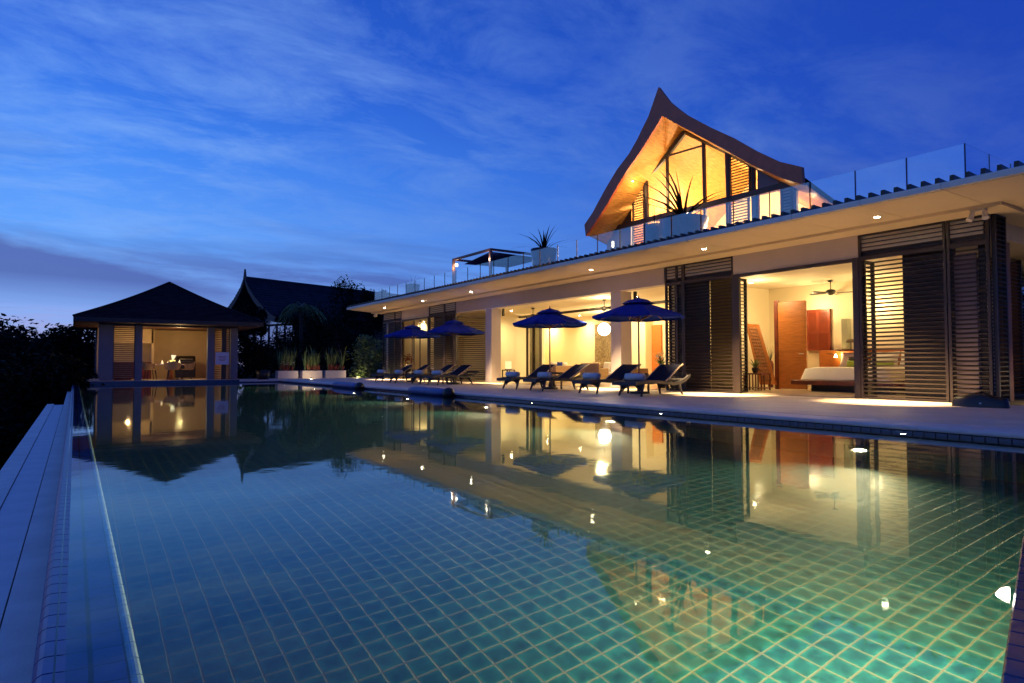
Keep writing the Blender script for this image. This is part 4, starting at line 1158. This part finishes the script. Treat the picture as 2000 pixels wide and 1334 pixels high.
# lower walls / doors of the upper room
q = MB()
yw0, yw1 = 9.9, 17.6
for a_, b_ in ((P(1200, 440, 0, GW).y, P(1262, 440, 0, GW).y), ):
    pass
lw = lambda px: P(px, 430, 0, GW).y
gb(MB().box(GW, GW+.1, lw(1232), lw(1185), TZ, tz-.09).box(GW, GW+.1, lw(1556), lw(1530), TZ, tz-.09).box(GW, GW+.1, lw(1468), lw(1480), TZ, tz-.09), 'wall', mat('grey_wall', (.33, .31, .33), .6, .05, 3))
for px in (1262, 1303, 1377, 1421, 1480, 1528): gb(MB().box(GW-.03, GW+.05, lw(px)-.04, lw(px)+.04, TZ, tz-.09), 'door_frame', M_dark)
def ztflat(y_): return tz-.1
bay(None, lw(1462), lw(1428), TZ+.1, 0, ztflat)
bay(None, lw(1258), lw(1238), TZ+.1, 0, ztflat)
bay(None, lw(1546), lw(1530), TZ+.1, 0, ztflat)
bp0 = [back(v, XB-.02) for v in TL[0]][::-1]+[back(v, XB-.02) for v in TL[1]][1:]
bp0 = [v for v in bp0 if v.z > TZ+.05]
gb(MB().add([Vector((XB-.02, bp0[0].y, TZ))]+bp0+[Vector((XB-.02, bp0[-1].y, TZ))], [tuple(range(len(bp0)+2))]), 'back_wall', mat('warm_back_wall', (.74, .58, .32), .7, .06, 2))
gb(MB().box(16.1, 19.6, 9.75, 9.9, TZ, 4.75).box(16.1, 19.6, 16.75, 16.9, TZ, 4.75), 'side_wall', M_cream)
gb(MB().box(16.1, 19.6, 9.9, 16.75, TZ, TZ+.02), 'floor', M_orange)
lamp('upper_room_light', 'POINT', (17.6, 12.4, 5.7), 500, (1, .76, .38), .2)
lamp('upper_room_light', 'POINT', (17.6, 15.0, 5.4), 380, (1, .76, .38), .2)
lamp('upper_room_uplight', 'SPOT', (16.6, 15.6, 5.2), 170, (1, .62, .22), .1, (R(180), 0, 0), 140, 1)
# wall sconces under the gable soffit
dpt = P(1235, 352, 0, 15.45)
ds = empty('gable_spotlight', dpt); tag(ds, 'bright spotlight under the left side of the curved gable', 'spotlight')
MB().lathe((0, 0, 0), [(0, -.05), (.035, -.05), (.045, 0), (0, .02)], 12).build('housing', emis('gable_spot_glow', (1, .8, .5), 40), ds)
lamp('gable_spot_beam', 'POINT', (dpt.x+.0, dpt.y-.2, dpt.z-.3), 14, (1, .62, .24), .05)
lamp('gable_uplight', 'POINT', (15.45, 14.3, 6.6), 75, (1, .60, .22), .1)
spk = P(1221, 373, 0, 15.6)
o_ = empty('wall_speaker', spk); tag(o_, 'small black speaker under the left gable soffit beside the spotlight', 'speaker'); MB().tube([(-.08, 0, 0), (.1, 0, .03)], .07, 12).build('body', M_black, o_)
lamp('eave_wash_light', 'POINT', tuple(P(1588, 385, 0, 16.2)+Vector((0, .1, -.1))), 6, WARM, .05)
# glowing wall lamp tubes seen through the glass
for k, (px, py_, s_, lab) in enumerate([(1273, 450, .42, 'vertical glowing tube lamp beside the upper room door'), (1197, 477, .2, 'small candle lamp on the terrace left of the upper room')]):
    p = P(px, py_, 0, 15.8); o_ = empty('wall_lamp', p); tag(o_, lab, 'wall lamp', 'lamps on the roof terrace')
    MB().tube([(0, 0, -s_/2), (0, 0, s_/2)], .035, 10).build('shade', emis('tube_lamp_glow', (1, .85, .6), 7), o_); MB().box(.03, .06, -.03, .03, -s_/2, s_/2).build('bracket', M_steel, o_)
lamp('terrace_wash', 'POINT', (16.6, 11.8, 4.4), 40, (1, .7, .35), .06)
# agaves in big bowls
def agave(px, py_, x, ln, n, seed, lab, potr=.5, wd=.035, redd=False):
    p = P(px, py_, 0, x); o_ = empty('agave_pot', (p.x, p.y, TZ)); tag(o_, lab, 'potted plant', 'agaves on the roof terrace')
    ph = max(.5, p.z-TZ)
    MB().lathe((0, 0, 0), [(0, 0), (potr*.45, 0), (potr*.85, ph*.5), (potr, ph), (potr*.92, ph), (potr*.8, ph*.8), (0, ph*.8)], 22).build('pot', M_pot, o_, True)
    blades(MB(), (0, 0, ph*.85), n, ln, wd, seed, lean=1.7).build('leaves', M_leafd, o_)
    if redd: blades(MB(), (0, 0, ph*.85), n//2, ln*.7, wd*.7, seed+1, lean=1.1).build('red_leaves', M_redleaf, o_)
agave(1062, 487, 14.6, 1.35, 17, 31, 'spiky agave in a bowl pot left of the gabled room', .5, .05, True)
agave(1335, 428, 15.0, 2.1, 17, 43, 'large agave in a wide bowl in front of the gable window', .72, .06)
agave(1280, 440, 15.2, .8, 26, 46, 'wispy grass plant in a pot left of the large agave', .35, .012)
agave(806, 556, 15.5, 1.0, 22, 50, 'wispy potted grasses at the far end of the terrace', .4, .012)
agave(1806, 372, 14.0, .30, 8, 58, 'small tuft behind the glass near the roof corner', .12, .01)
# pergola
pg = empty('pergola', (16.2, 27, TZ)); tag(pg, 'small roof terrace pergola with a dark sun sail and lit posts', 'pergola')
pa = P(887, 503, 0, 16.0); pb = P(957, 487, 0, 16.0); zt_ = 6.3
yA, yB_ = pa.y, pb.y
MB().box(15.95, 16.07, yB_, yA, zt_-.1, zt_).box(15.95, 19.4, yB_-.12, yB_, zt_-.1, zt_).box(15.95, 19.4, yA, yA+.12, zt_-.1, zt_).build('beam', mat('pergola_timber', (.17, .08, .055), .5, .1, 5), pg, loc=-Vector(pg.location))
for yv in (yA+.05, yB_-.06):
    for xv in (16.0, 19.3):
        MB().box(xv-.06, xv+.06, yv-.06, yv+.06, TZ, zt_-.1).build('post', mat('pergola_timber', (.17, .08, .055), .5, .1, 5), pg, loc=-Vector(pg.location))
MB().add([(16.1, yB_+.1, zt_-.12), (19.3, yB_+.1, zt_-.16), (19.3, yA-.1, zt_-.2), (16.4, yA-.3, zt_-.3)], [(0, 1, 2, 3)]).build('sun_sail', M_blue, pg, loc=-Vector(pg.location))
for yv in (yA-.08, yB_+.08):
    o_ = MB().tube([(16.1, yv, zt_-.4), (16.1, yv, zt_-.28)], .06, 10).build('lamp', emis('pergola_lamp_glow', (1, .8, .6), 14), pg, loc=-Vector(pg.location))
    lamp('pergola_light', 'POINT', (15.86, yv, zt_-.5), 14, (1, .78, .55), .04)
# deck chair on the terrace
p = P(1022, 515, 0, 15.0)
dc = empty('deck_chair', (p.x, p.y, TZ)); tag(dc, 'white folding deck chair on the terrace right of the pergola', 'deck chair')
MB().tube([(-.3, 0, 0), (.35, 0, .9)], .025, 6).tube([(-.3, .5, 0), (.35, .5, .9)], .025, 6).tube([(.3, 0, 0), (-.3, 0, .5)], .025, 6).tube([(.3, .5, 0), (-.3, .5, .5)], .025, 6).build('frame', M_bed, dc)
MB().add([(-.25, 0, .42), (.35, 0, .88), (.35, .5, .88), (-.25, .5, .42)], [(0, 1, 2, 3)]).build('seat', M_bed, dc)
# ================================================================== POOL PAVILION (far end)
QY = 33.2
pv = empty('pool_pavilion', (3.6, 36, .1)); tag(pv, 'low open dining pavilion with dark hipped roof at the far end of the pool', 'pavilion')
po = -Vector(pv.location)
def pb_(mb, name, m, parent=None, sm=False):
    o_ = mb.build(name, m, parent or pv, sm)
    if parent is None: o_.location = po
    return o_
PF = .155
pb_(MB().box(.56, 6.62, QY-.02, 39.4, -1.7, PF-.02), 'plinth', M_band)
pb_(MB().box(.49, 6.60, QY, 39.4, PF-.018, PF), 'floor', M_floor)
pb_(MB().box(.47, .9, QY-.03, 36, PF+.002, PF+.07), 'kerb', M_coping)
M_pcol = mat('blue_grey_render', (.15, .15, .19), .7, .05, 2)
for x0, x1 in ((.84, 1.38), (2.22, 2.5), (5.19, 5.48), (6.22, 6.52)):
    pb_(MB().box(x0, x1, QY, QY+.35, PF, 2.62), 'column', M_pcol)
    pb_(MB().box(x0, x1, 38.6, 38.95, PF, 2.62), 'column', M_pcol)
# eaves + hipped roof
e0 = P(143, 618, 1, 32.3); e1 = P(515, 636, 1, 32.3)
ex0, ex1 = e0.x, e1.x; ez = 2.72
apx = P(331, 553, 1, 36.1)
E = [(ex0, 32.3, ez+.16), (ex1, 32.3, ez+.16), (ex1, 39.9, ez+.16), (ex0, 39.9, ez+.16)]
A = (apx.x, apx.y, apx.z)
# layered shingle courses
rfm = MB(); n = 26
for k in range(n):
    t0, t1 = k/n, (k+1)/n
    def cur(t_): return t_  # straight pitch
    for i in range(4):
        a_, b_ = Vector(E[i]), Vector(E[(i+1) % 4]); ap = Vector(A)
        kick = lambda p_, t_: p_.lerp(ap, t_)+Vector((0, 0, -.10*math.sin(math.pi*min(1, t_*1.0))*.9))
        p0, p1, p2, p3 = kick(a_, t0), kick(b_, t0), kick(b_, t1), kick(a_, t1)
        up_ = Vector((0, 0, .04))
        rfm.add([p0+up_, p1+up_, p2, p3, p0, p1], [(0, 1, 2, 3), (4, 5, 1, 0)])
prf = pb_(rfm, 'roof', M_roof)
pb_(MB().box(ex0, ex1, 32.3, 32.36, ez-.02, ez+.16).box(ex0, ex1, 39.84, 39.9, ez-.02, ez+.16).box(ex0, ex0+.06, 32.36, 39.84, ez-.02, ez+.16).box(ex1-.06, ex1, 32.36, 39.84, ez-.02, ez+.16), 'fascia', M_black)
pb_(MB().box(ex0+.06, ex1-.06, 32.36, 39.84, ez-.03, ez), 'soffit', mat('dark_soffit', (.09, .035, .025)))
for i in range(4):
    a_, ap = Vector(E[i]), Vector(A); pts = [a_.lerp(ap, k/10)+Vector((0, 0, .035-.09*math.sin(math.pi*k/10))) for k in range(11)]
    pb_(MB().tube(pts, .05, 6), 'hip_ridge', M_roof)
pb_(MB().box(.84, 6.52, QY+.02, QY+.33, 2.60, ez-.032), 'beam', M_black)
pw = mat('pavilion_wall', (.62, .46, .26), .7, .04, 2)
pb_(MB().box(.9, 6.5, 38.3, 38.45, PF, 2.68).box(6.35, 6.5, 35.0, 38.3, PF, 2.68).box(.9, 3.3, 37.4, 37.5, 1.95, 2.68).box(3.22, 3.34, 37.4, 38.3, PF, 2.68), 'wall', pw)
pb_(MB().box(1.0, 3.2, 37.0, 37.6, PF, 1.0), 'counter', M_red)
def pscreen(x0, x1, y_, z0, z1, m_=M_slat, pitch=.085):
    fo = pb_(MB().box(x0, x0+.03, y_, y_+.06, z0, z1).box(x1-.03, x1, y_, y_+.06, z0, z1), 'louvre_screen', M_dark)
    z = z0+.05
    while z < z1:
        MB().prism([(x0+.03, y_, z-.018), (x0+.03, y_+.008, z-.026), (x0+.03, y_+.05, z+.012), (x0+.03, y_+.042, z+.02)], (x1-x0-.06, 0, 0)).build('slat', m_, fo); z += pitch
M_lslat = mat('light_timber_slat', (.34, .20, .10), .5, .15, 6)
pscreen(1.38, 2.22, QY+.12, PF+.1, 2.6, M_lslat)
pscreen(5.48, 5.85, QY+.12, PF, 2.6, M_lslat)
pb_(MB().box(5.85, 6.0, QY+.1, QY+.2, PF, 2.6), 'door_frame', M_dark)
pscreen(6.0, 6.18, QY+.12, PF, 2.6, M_lslat)
pb_(MB().box(1.5, 2.2, 35.0, 35.5, PF, .95), 'counter', M_red)
lamp('pavilion_light', 'POINT', (4.3, 35.6, 1.9), 50, (1, .64, .26), .12)
lamp('pavilion_light', 'POINT', (2.2, 36.3, 1.9), 28, (1, .62, .26), .12)
# sign board
p0 = P(421, 688, 1, QY-.06); p1 = P(447, 712, 1, QY-.06)
sg_ = empty('sign_board', ((p0.x+p1.x)/2, QY-.06, (p0.z+p1.z)/2)); tag(sg_, 'white square notice board hung on the right pavilion screen', 'sign')
w2 = (p1.x-p0.x)/2; h2 = (p0.z-p1.z)/2
MB().box(-w2, w2, -.02, .02, -h2, h2).build('board', mat('sign_white', (.62, .60, .70), .5, .03, 3), sg_)
mt_r = mat('sign_ink', (.30, .06, .12), .6, .1, 8)
for k, (zz, ww) in enumerate(((.09, .62), (.03, .5), (-.04, .56), (-.1, .38))):
    MB().box(-w2*ww, w2*ww, -.024, -.021, zz-.012, zz+.010).build('text_line', mt_r, sg_)
# dining table, tableware, chairs, grill
TX = P(333, 710, 1, 34.9).x
dt = empty('dining_table', (TX, 34.9, PF)); tag(dt, 'round dining table with pale top in the middle of the pool pavilion', 'dining table')
MB().lathe((0, 0, 0), [(0, .70), (.72, .70), (.72, .74), (0, .74)], 24).build('table_top', M_bed, dt)
MB().lathe((0, 0, 0), [(.25, 0), (.12, .1), (.1, .68)], 14).build('pedestal', M_orange, dt)
for k, (x_, y_, h_, r_, lab) in enumerate([(-.38, -.2, .2, .06, 'small folded napkin cone left on the pavilion table'), (-.15, -.35, .14, .05, 'short napkin cone beside the centrepiece'), (.36, -.25, .2, .06, 'folded napkin cone right on the pavilion table')]):
    o_ = MB().lathe((0, 0, 0), [(r_, 0), (r_*.7, h_*.5), (0, h_)], 8).build('napkin', M_bed, loc=(TX+x_, 34.9+y_, PF+.74)); tag(o_, lab, 'napkin', 'napkins on the pavilion table')
cpc = empty('ice_bucket', (TX+.07, 34.75, PF+.74)); tag(cpc, 'glowing centrepiece bowl with a slanted white napkin on the pavilion table', 'bowl')
MB().lathe((0, 0, 0), [(.08, 0), (.13, .18), (.12, .19)], 14).build('bowl', emis('candle_bowl_glow', (1, .72, .2), 1.6), cpc)
MB().add([(-.02, 0, .16), (.02, 0, .16), (.16, .02, .42), (-.06, .02, .44)], [(0, 1, 2, 3)]).add([(-.02, .03, .16), (.02, .03, .16), (.16, .05, .42), (-.06, .05, .44)], [(3, 2, 1, 0)]).build('napkin_fan', emis('napkin_glow', (1, .85, .5), 1.2), cpc)  # napkin emits by itself, standing in for lamplight falling on it
lamp('table_spot', 'SPOT', (TX, 34.5, 2.6), 520, (1, .74, .36), .05, (0, 0, 0), 80, .8)
M_chair = mat('honey_wicker', (.46, .28, .13), .6, .2, 50, .6, 90)
def chair(loc, rz, lab):
    c_ = empty('dining_chair', loc, rz); c_.scale = (1.18, 1.18, 1.1); tag(c_, lab, 'chair', 'chairs round the pavilion table')
    MB().lathe((0, 0, 0), [(0, .42), (.22, .42), (.24, .46), (0, .47)], 14).build('seat', M_chair, c_)
    q = MB(); A_ = []; B2 = []
    for k in range(13):
        a_ = R(-100+k*200/12); A_.append((.25*math.sin(a_), -.25*math.cos(a_), .44)); B2.append((.33*math.sin(a_), -.33*math.cos(a_), .80-.12*abs(math.sin(a_))))
    q.strip(A_, B2); q.strip([(x_*.93, y_*.93, z_) for x_, y_, z_ in A_], [(x_*.93, y_*.93, z_) for x_, y_, z_ in B2]); q.build('backrest', M_chair, c_)
    for a_ in (45, 135, 225, 315):
        x_, y_ = math.cos(R(a_)), math.sin(R(a_)); MB().tube([(.18*x_, .18*y_, .42), (.25*x_, .25*y_, 0)], [.022, .014], 6).build('leg', M_black, c_)
chair((P(337, 720, 1, 34.1).x, 34.1, PF), R(0), 'brown tub chair in front of the pavilion table')
chair((P(294, 720, 1, 34.6).x, 34.6, PF), R(-75), 'dark tub chair left of the pavilion table')
chair((P(365, 720, 1, 34.6).x, 34.6, PF), R(75), 'dark tub chair right of the pavilion table')
gq = empty('barbecue_grill', (P(362, 705, 1, 37.2).x, 37.2, PF)); tag(gq, 'black hooded barbecue grill behind the table in the pavilion', 'barbecue')
MB().box(-.45, .45, -.28, .28, .05, .85).build('cabinet', M_black, gq)
q = MB(); pr_ = [(-.28, .86), (-.28, .98), (-.18, 1.12), (.0, 1.17), (.2, 1.12), (.28, .98), (.28, .86)]
q.prism([(-.44, y_, z_) for y_, z_ in pr_], (.88, 0, 0)).build('hood', M_black, gq)
MB().tube([(-.3, -.3, 1.0), (.3, -.3, 1.0)], .02, 8).build('handle', M_steel, gq)
# ================================================================== PLANTERS & GARDEN
pls = [((541, 585), 'left white planter box in the row by the far deck'), ((589, 632), 'middle white planter box in the row by the far deck'), ((636, 678), 'right white planter box in the row by the far deck')]
for k, ((xa, xb), lab) in enumerate(pls):
    a_, b_ = P(xa, 739, 2, DZ), P(xb, 738.6, 2, DZ)
    ln = math.hypot(b_.x-a_.x, 36.3-36.3)
    yv = 35.6
    xa_, xb_ = P(xa, 700, 1, yv).x, P(xb, 700, 1, yv).x
    o_ = empty('planter_box', ((xa_+xb_)/2, yv+.25, DZ)); tag(o_, lab, 'planter', 'planter boxes at the far end of the deck')
    hw = (xb_-xa_)/2-.06
    MB().bbox(-hw, hw, -.25, .3, 0, .42, .008).build('box', mat('planter_render', (.70, .58, .56), .7, .06, 2), o_)
    q = MB(); random.seed(60+k)
    for j in range(15): blades(q, (random.uniform(-hw+.1, hw-.1), random.uniform(-.12, .18), .42), 9, random.uniform(.9, 1.6), .045, 70+k*20+j, lean=.35)
    q.build('foliage', M_leaf, o_)
    q = MB()
    for j in range(9): blades(q, (random.uniform(-hw+.1, hw-.1), -.1, .42), 7, random.uniform(.3, .5), .03, 170+k*20+j, lean=.5)
    q.build('red_foliage', M_redleaf, o_)
    if k == 0: leaves(MB(), (0, -.2, .85), (hw*.8, .1, .15), 14, .05, 99).build('flowers', M_flower, o_)
for k, (x_, y_, w_, lab) in enumerate([(10.6, 34.9, 16, 'small garden uplight in front of the planter boxes'), (13.3, 35.2, 14, 'small garden uplight in front of the bushy shrub at the house corner')]):
    gu = empty('garden_uplight', (x_, y_, DZ)); tag(gu, lab, 'garden light', 'garden uplights at the far deck')
    MB().lathe((0, 0, 0), [(.05, 0), (.055, .05), (.04, .06), (0, .055)], 10).build('housing', M_black, gu)
    lamp('garden_uplight_beam', 'POINT', (x_, y_, DZ+.12), w_, (1, .80, .42), .04)
# potted dark round shrub left of the planters
o_ = empty('potted_shrub', (P(514, 700, 1, 34.4).x, 34.4, DZ)); tag(o_, 'dark round potted shrub at the pool corner left of the planters', 'potted shrub')
MB().lathe((0, 0, 0), [(0, 0), (.28, 0), (.36, .45), (.34, .45), (0, .4)], 18).build('pot', M_black, o_, True)
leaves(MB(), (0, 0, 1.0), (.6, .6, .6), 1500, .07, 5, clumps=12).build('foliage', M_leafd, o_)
def tree(px, ytop, dist, crown_r, lab, cat='tree', seed=1, n=2500, size=.16, m_=None, zb=-6, shape=1.0, kindn='broadleaf_tree', group=None, trunk=True):
    m_ = m_ or M_leafd
    a_ = YAW+math.atan((px-1000)/FPX); x_, y_ = dist*math.sin(a_), dist*math.cos(a_)
    fd = Vector((x_, y_, 0)).dot(Vector((math.sin(YAW), math.cos(YAW), 0)))
    zt = H0+(712-ytop)*fd/FPX
    o_ = empty(kindn, (x_, y_, zb)); tag(o_, lab, cat, group)
    ch = zt-zb; cz = ch-crown_r*shape
    random.seed(seed)
    if trunk:
        MB().tube([(0, 0, 0), (.1*crown_r*.3, 0, ch*.35), (-.1*crown_r*.3, .1, ch*.7), (0, 0, ch*.92)], [max(.09, crown_r*.09), crown_r*.07, crown_r*.05, crown_r*.015], 7).build('trunk', M_bark, o_)
        lb = MB()
        for k_ in range(7):
            an = random.uniform(0, 6.28); r_ = crown_r*random.uniform(.5, .8)
            lb.tube([(0, 0, ch*.5+k_*.04*ch), (r_*.5*math.cos(an), r_*.5*math.sin(an), cz), (r_*math.cos(an), r_*math.sin(an), cz+crown_r*random.uniform(-.1, .5))], [crown_r*.035, crown_r*.02, crown_r*.008], 5)
        lb.build('branches', M_bark, o_)
    leaves(MB(), (0, 0, cz), (crown_r, crown_r, crown_r*shape), n, size, seed+3, clumps=22).build('crown', m_, o_)
    return o_
TG = 'dark trees beyond the pool'
specs = [(-25, 612, 52, 3.6, 'round-topped dark tree at the far left edge of the view', 1), (70, 640, 60, 4.2, 'broad dark tree left of the low gap in the treetops', 1), (25, 655, 45, 3.0, 'low dark tree in front at the far left', .9),
         (120, 662, 70, 3.2, 'small dark tree under the low gap in the treetops', .8), (168, 640, 58, 3.4, 'dark spreading tree just left of the pavilion roof', .7), (232, 648, 62, 3.6, 'dark tree behind the left pavilion column', .8),
         (-90, 640, 40, 3.5, 'dark tree outside the left hedge line', 1.1), (60, 690, 34, 2.6, 'low dark tree mass beside the overflow walkway', .8)]
for k, (px, yt, d, r_, lab, shp) in enumerate(specs):
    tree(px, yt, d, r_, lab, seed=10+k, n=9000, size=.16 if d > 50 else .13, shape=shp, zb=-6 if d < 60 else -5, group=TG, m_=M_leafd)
# undergrowth on the slope left of the pool
q = MB(); random.seed(44)
for k in range(60):
    x_ = random.uniform(-26, -1.4); y_ = random.uniform(6, 58); leaves(q, (x_, y_, -5.2+random.uniform(0, 1.6)+.03*y_), (2.6, 2.6, 1.3), 150, .22, 400+k, clumps=0)
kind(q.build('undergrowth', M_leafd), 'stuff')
# trees between pavilion and house, some rising over the neighbour's roof
for k, (px, yt, d, r_, lab, shp, mm) in enumerate([
        (620, 575, 46, 2.4, 'dark broad tree in front of the neighbouring roof', 1.0, M_leafd), (680, 547, 52, 1.9, 'tall dark pointed tree rising above the neighbouring roof ridge', 1.7, M_leafd),
        (724, 562, 58, 1.3, 'narrow dark tree top beside the far roof tip', 1.8, M_leafd), (745, 568, 60, 1.1, 'small dark tree top touching the roof tip', 1.3, M_leafd),
        (660, 630, 42, 2.2, 'dense dark shrubbery tree behind the planter boxes', 1.0, M_leafd), (716, 660, 38.5, 1.35, 'bushy green shrub between planters and house corner', 1.2, M_leaf),
        (568, 640, 44, 1.9, 'dark shrub tree behind the left planter box', 1.0, M_leafd), (500, 650, 41, 1.9, 'dark low shrub tree between the pavilion and the potted shrub', .8, M_leafd), (483, 592, 47, 1.2, 'small leafy tree between the pavilion roof and the neighbouring gable', 1.1, M_leafd)]):
    tree(px, yt, d, r_, lab, seed=80+k, n=6000, size=.10, shape=shp, zb=.06, m_=mm, group='garden trees behind the deck')
# palm
def palm(px, ytop, dist, lab):
    a_ = YAW+math.atan((px-1000)/FPX); x_, y_ = dist*math.sin(a_), dist*math.cos(a_)
    fd = x_*math.sin(YAW)+y_*math.cos(YAW); zt = H0+(712-ytop)*fd/FPX
    o_ = empty('palm_tree', (x_, y_, .06)); tag(o_, lab, 'palm tree')
    h_ = zt-1.2
    MB().tube([(0, 0, 0), (.08, 0, h_*.5), (0, 0, h_)], [.16, .12, .1], 8).build('trunk', M_bark, o_)
    random.seed(17)
    for k_ in range(17):
        an = k_*2.4; up__ = random.uniform(.6, 2.0); ln = random.uniform(1.5, 2.1); q = MB(); spine = []
        for s_ in range(9):
            t_ = s_/8; spine.append(Vector((math.cos(an)*ln*t_*.85, math.sin(an)*ln*t_*.85, h_+up__*ln*.5*t_-2.3*t_*t_)))
        q.tube(spine, [.02-.002*i for i in range(9)], 4)
        for s_ in range(1, 9):
            for sgn in (-1, 1):
                for u in (0, .5):
                    b_ = spine[s_-1].lerp(spine[s_], u); sd = Vector((-math.sin(an), math.cos(an), 0))*sgn
                    tip = b_+sd*.5*(1-.5*s_/9)+Vector((math.cos(an)*.12, math.sin(an)*.12, -.32)); q.add([b_, b_+Vector((math.cos(an)*.05, math.sin(an)*.05, 0)), tip], [(0, 1, 2)])
        q.build('frond', M_leaf, o_)
palm(586, 566, 43, 'tall drooping palm in front of the neighbouring roof')

hg = empty('hedge', (27, 6, .03)); tag(hg, 'tall dark hedge beyond the side of the house at the right edge', 'hedge')
q = MB()
for k in range(14): leaves(q, (random.uniform(-3, 4), -4+k*.8, 1.6), (1.6, 1.0, 1.9), 700, .12, 900+k)
q.build('foliage', M_leafd, hg)
for k in range(5): MB().tube([(0, -3.5+k*2, 0), (.1, -3.4+k*2, 2.2)], [.08, .03], 6).build('stem', M_bark, hg)
# ================================================================== NEIGHBOURING VILLA
nv_ = empty('neighbouring_villa', (11.9, 58.4, .06)); tag(nv_, 'dark neighbouring villa with long steep roof and pale glazed gable', 'house')
rd = Vector((.945, .326, 0)).normalized(); nn_ = Vector((.326, -.945, 0)).normalized()
def nb_(mb, name, m): o_ = mb.build(name, m, nv_); o_.location = -Vector(nv_.location); return o_
base_ = Vector((11.9, 58.4, 0)); zr = 8.36
prof_n = [(0, zr+.75), (.18, zr-.15), (.6, zr-.8), (1.6, zr-1.75), (3.0, zr-2.75), (4.1, zr-3.4), (4.75, 4.76)]
Lr = 24
for sg in (1, -1):
    A_ = [base_+nn_*w_*sg+Vector((0, 0, z_ if i_ else zr+.75)) for i_, (w_, z_) in enumerate(prof_n)]
    Bk = [a_+rd*Lr for a_ in A_]; Bk[0] = base_+rd*Lr+Vector((0, 0, zr)); A2 = list(A_)
    r0 = base_+rd*.5+Vector((0, 0, zr)); A3 = [r0]+A_[1:]
    # courses of shingles on the slope
    rm = MB()
    for i_ in range(1, len(A3)):
        for s_ in range(4):
            u0, u1 = s_/4, (s_+1)/4
            p0, p1 = A3[i_-1].lerp(A3[i_], u0), A3[i_-1].lerp(A3[i_], u1); q0, q1 = Bk[i_-1].lerp(Bk[i_], u0), Bk[i_-1].lerp(Bk[i_], u1); up_ = Vector((0, 0, .05))
            rm.add([p0, q0, q1+up_, p1+up_, p1, q1], [(0, 1, 2, 3), (3, 2, 5, 4)])
    nb_(rm, 'roof', mat('neighbour_roof_shingle', (.03, .03, .04), .8, .2, 1.5, spec=.1))
    In = [base_+nn_*w_*sg*.94+Vector((0, 0, z_-(.62 if i_ == 0 else .42))) for i_, (w_, z_) in enumerate(prof_n)]
    q = MB(); q.strip(A_, In); q.strip([a_+rd*.15 for a_ in A_], [a_+rd*.15 for a_ in In]); q.strip(A_, [a_+rd*.15 for a_ in A_]); q.strip(In, [a_+rd*.15 for a_ in In]); nb_(q, 'barge_board', mat('dark_barge', (.07, .045, .045), .6))
    nb_(MB().strip([a_+rd*.1 for a_ in In], [a_+rd*Lr for a_ in In]), 'soffit', M_black)
gz = base_+rd*2.4
M_ng = mat('pale_blue_glazing', (.55, .60, .70), .15, .05, 1, metal=.7)
q = MB()
for (w0, w1) in ((-3.6, -2.4), (-2.3, -1.2), (-1.1, 0), (.1, 1.2), (1.3, 2.4), (2.5, 3.6)):
    def zt__(w_): 
        w_ = abs(w_)
        for i_ in range(len(prof_n)-1):
            if prof_n[i_][0] <= w_ <= prof_n[i_+1][0]:
                t_ = (w_-prof_n[i_][0])/(prof_n[i_+1][0]-prof_n[i_][0]); return prof_n[i_][1]+(prof_n[i_+1][1]-prof_n[i_][1])*t_-.75
        return 4
    a_, b_ = gz+nn_*w0, gz+nn_*w1
    nb_(MB().add([a_+Vector((0, 0, 2.2)), b_+Vector((0, 0, 2.2)), b_+Vector((0, 0, min(zt__(w1), 6.6))), a_+Vector((0, 0, min(zt__(w0), 6.6)))], [(0, 1, 2, 3)]), 'pane', M_ng)
for w_ in (-3.65, -2.35, -1.15, .05, 1.25, 2.45, 3.65):
    p_ = gz+nn_*w_-rd*.04; nb_(MB().tube([p_+Vector((0, 0, .1)), p_+Vector((0, 0, 4.4))], .07, 5), 'frame', M_black)
for z_ in (4.35, 2.2): nb_(MB().tube([gz+nn_*-3.7+Vector((0, 0, z_))-rd*.05, gz+nn_*3.7+Vector((0, 0, z_))-rd*.05], .09, 5), 'transom', M_black)
w3 = [gz+nn_*3.75+Vector((0, 0, 0)), gz+nn_*3.75+rd*20]
q = MB(); q.add([w3[0], w3[1], w3[1]+Vector((0, 0, 5)), w3[0]+Vector((0, 0, 5))], [(0, 1, 2, 3)]).add([gz+nn_*-3.75, gz+nn_*3.75, gz+nn_*3.75+Vector((0, 0, 2.2)), gz+nn_*-3.75+Vector((0, 0, 2.2))], [(0, 1, 2, 3)])
nb_(q, 'wall', M_dark)
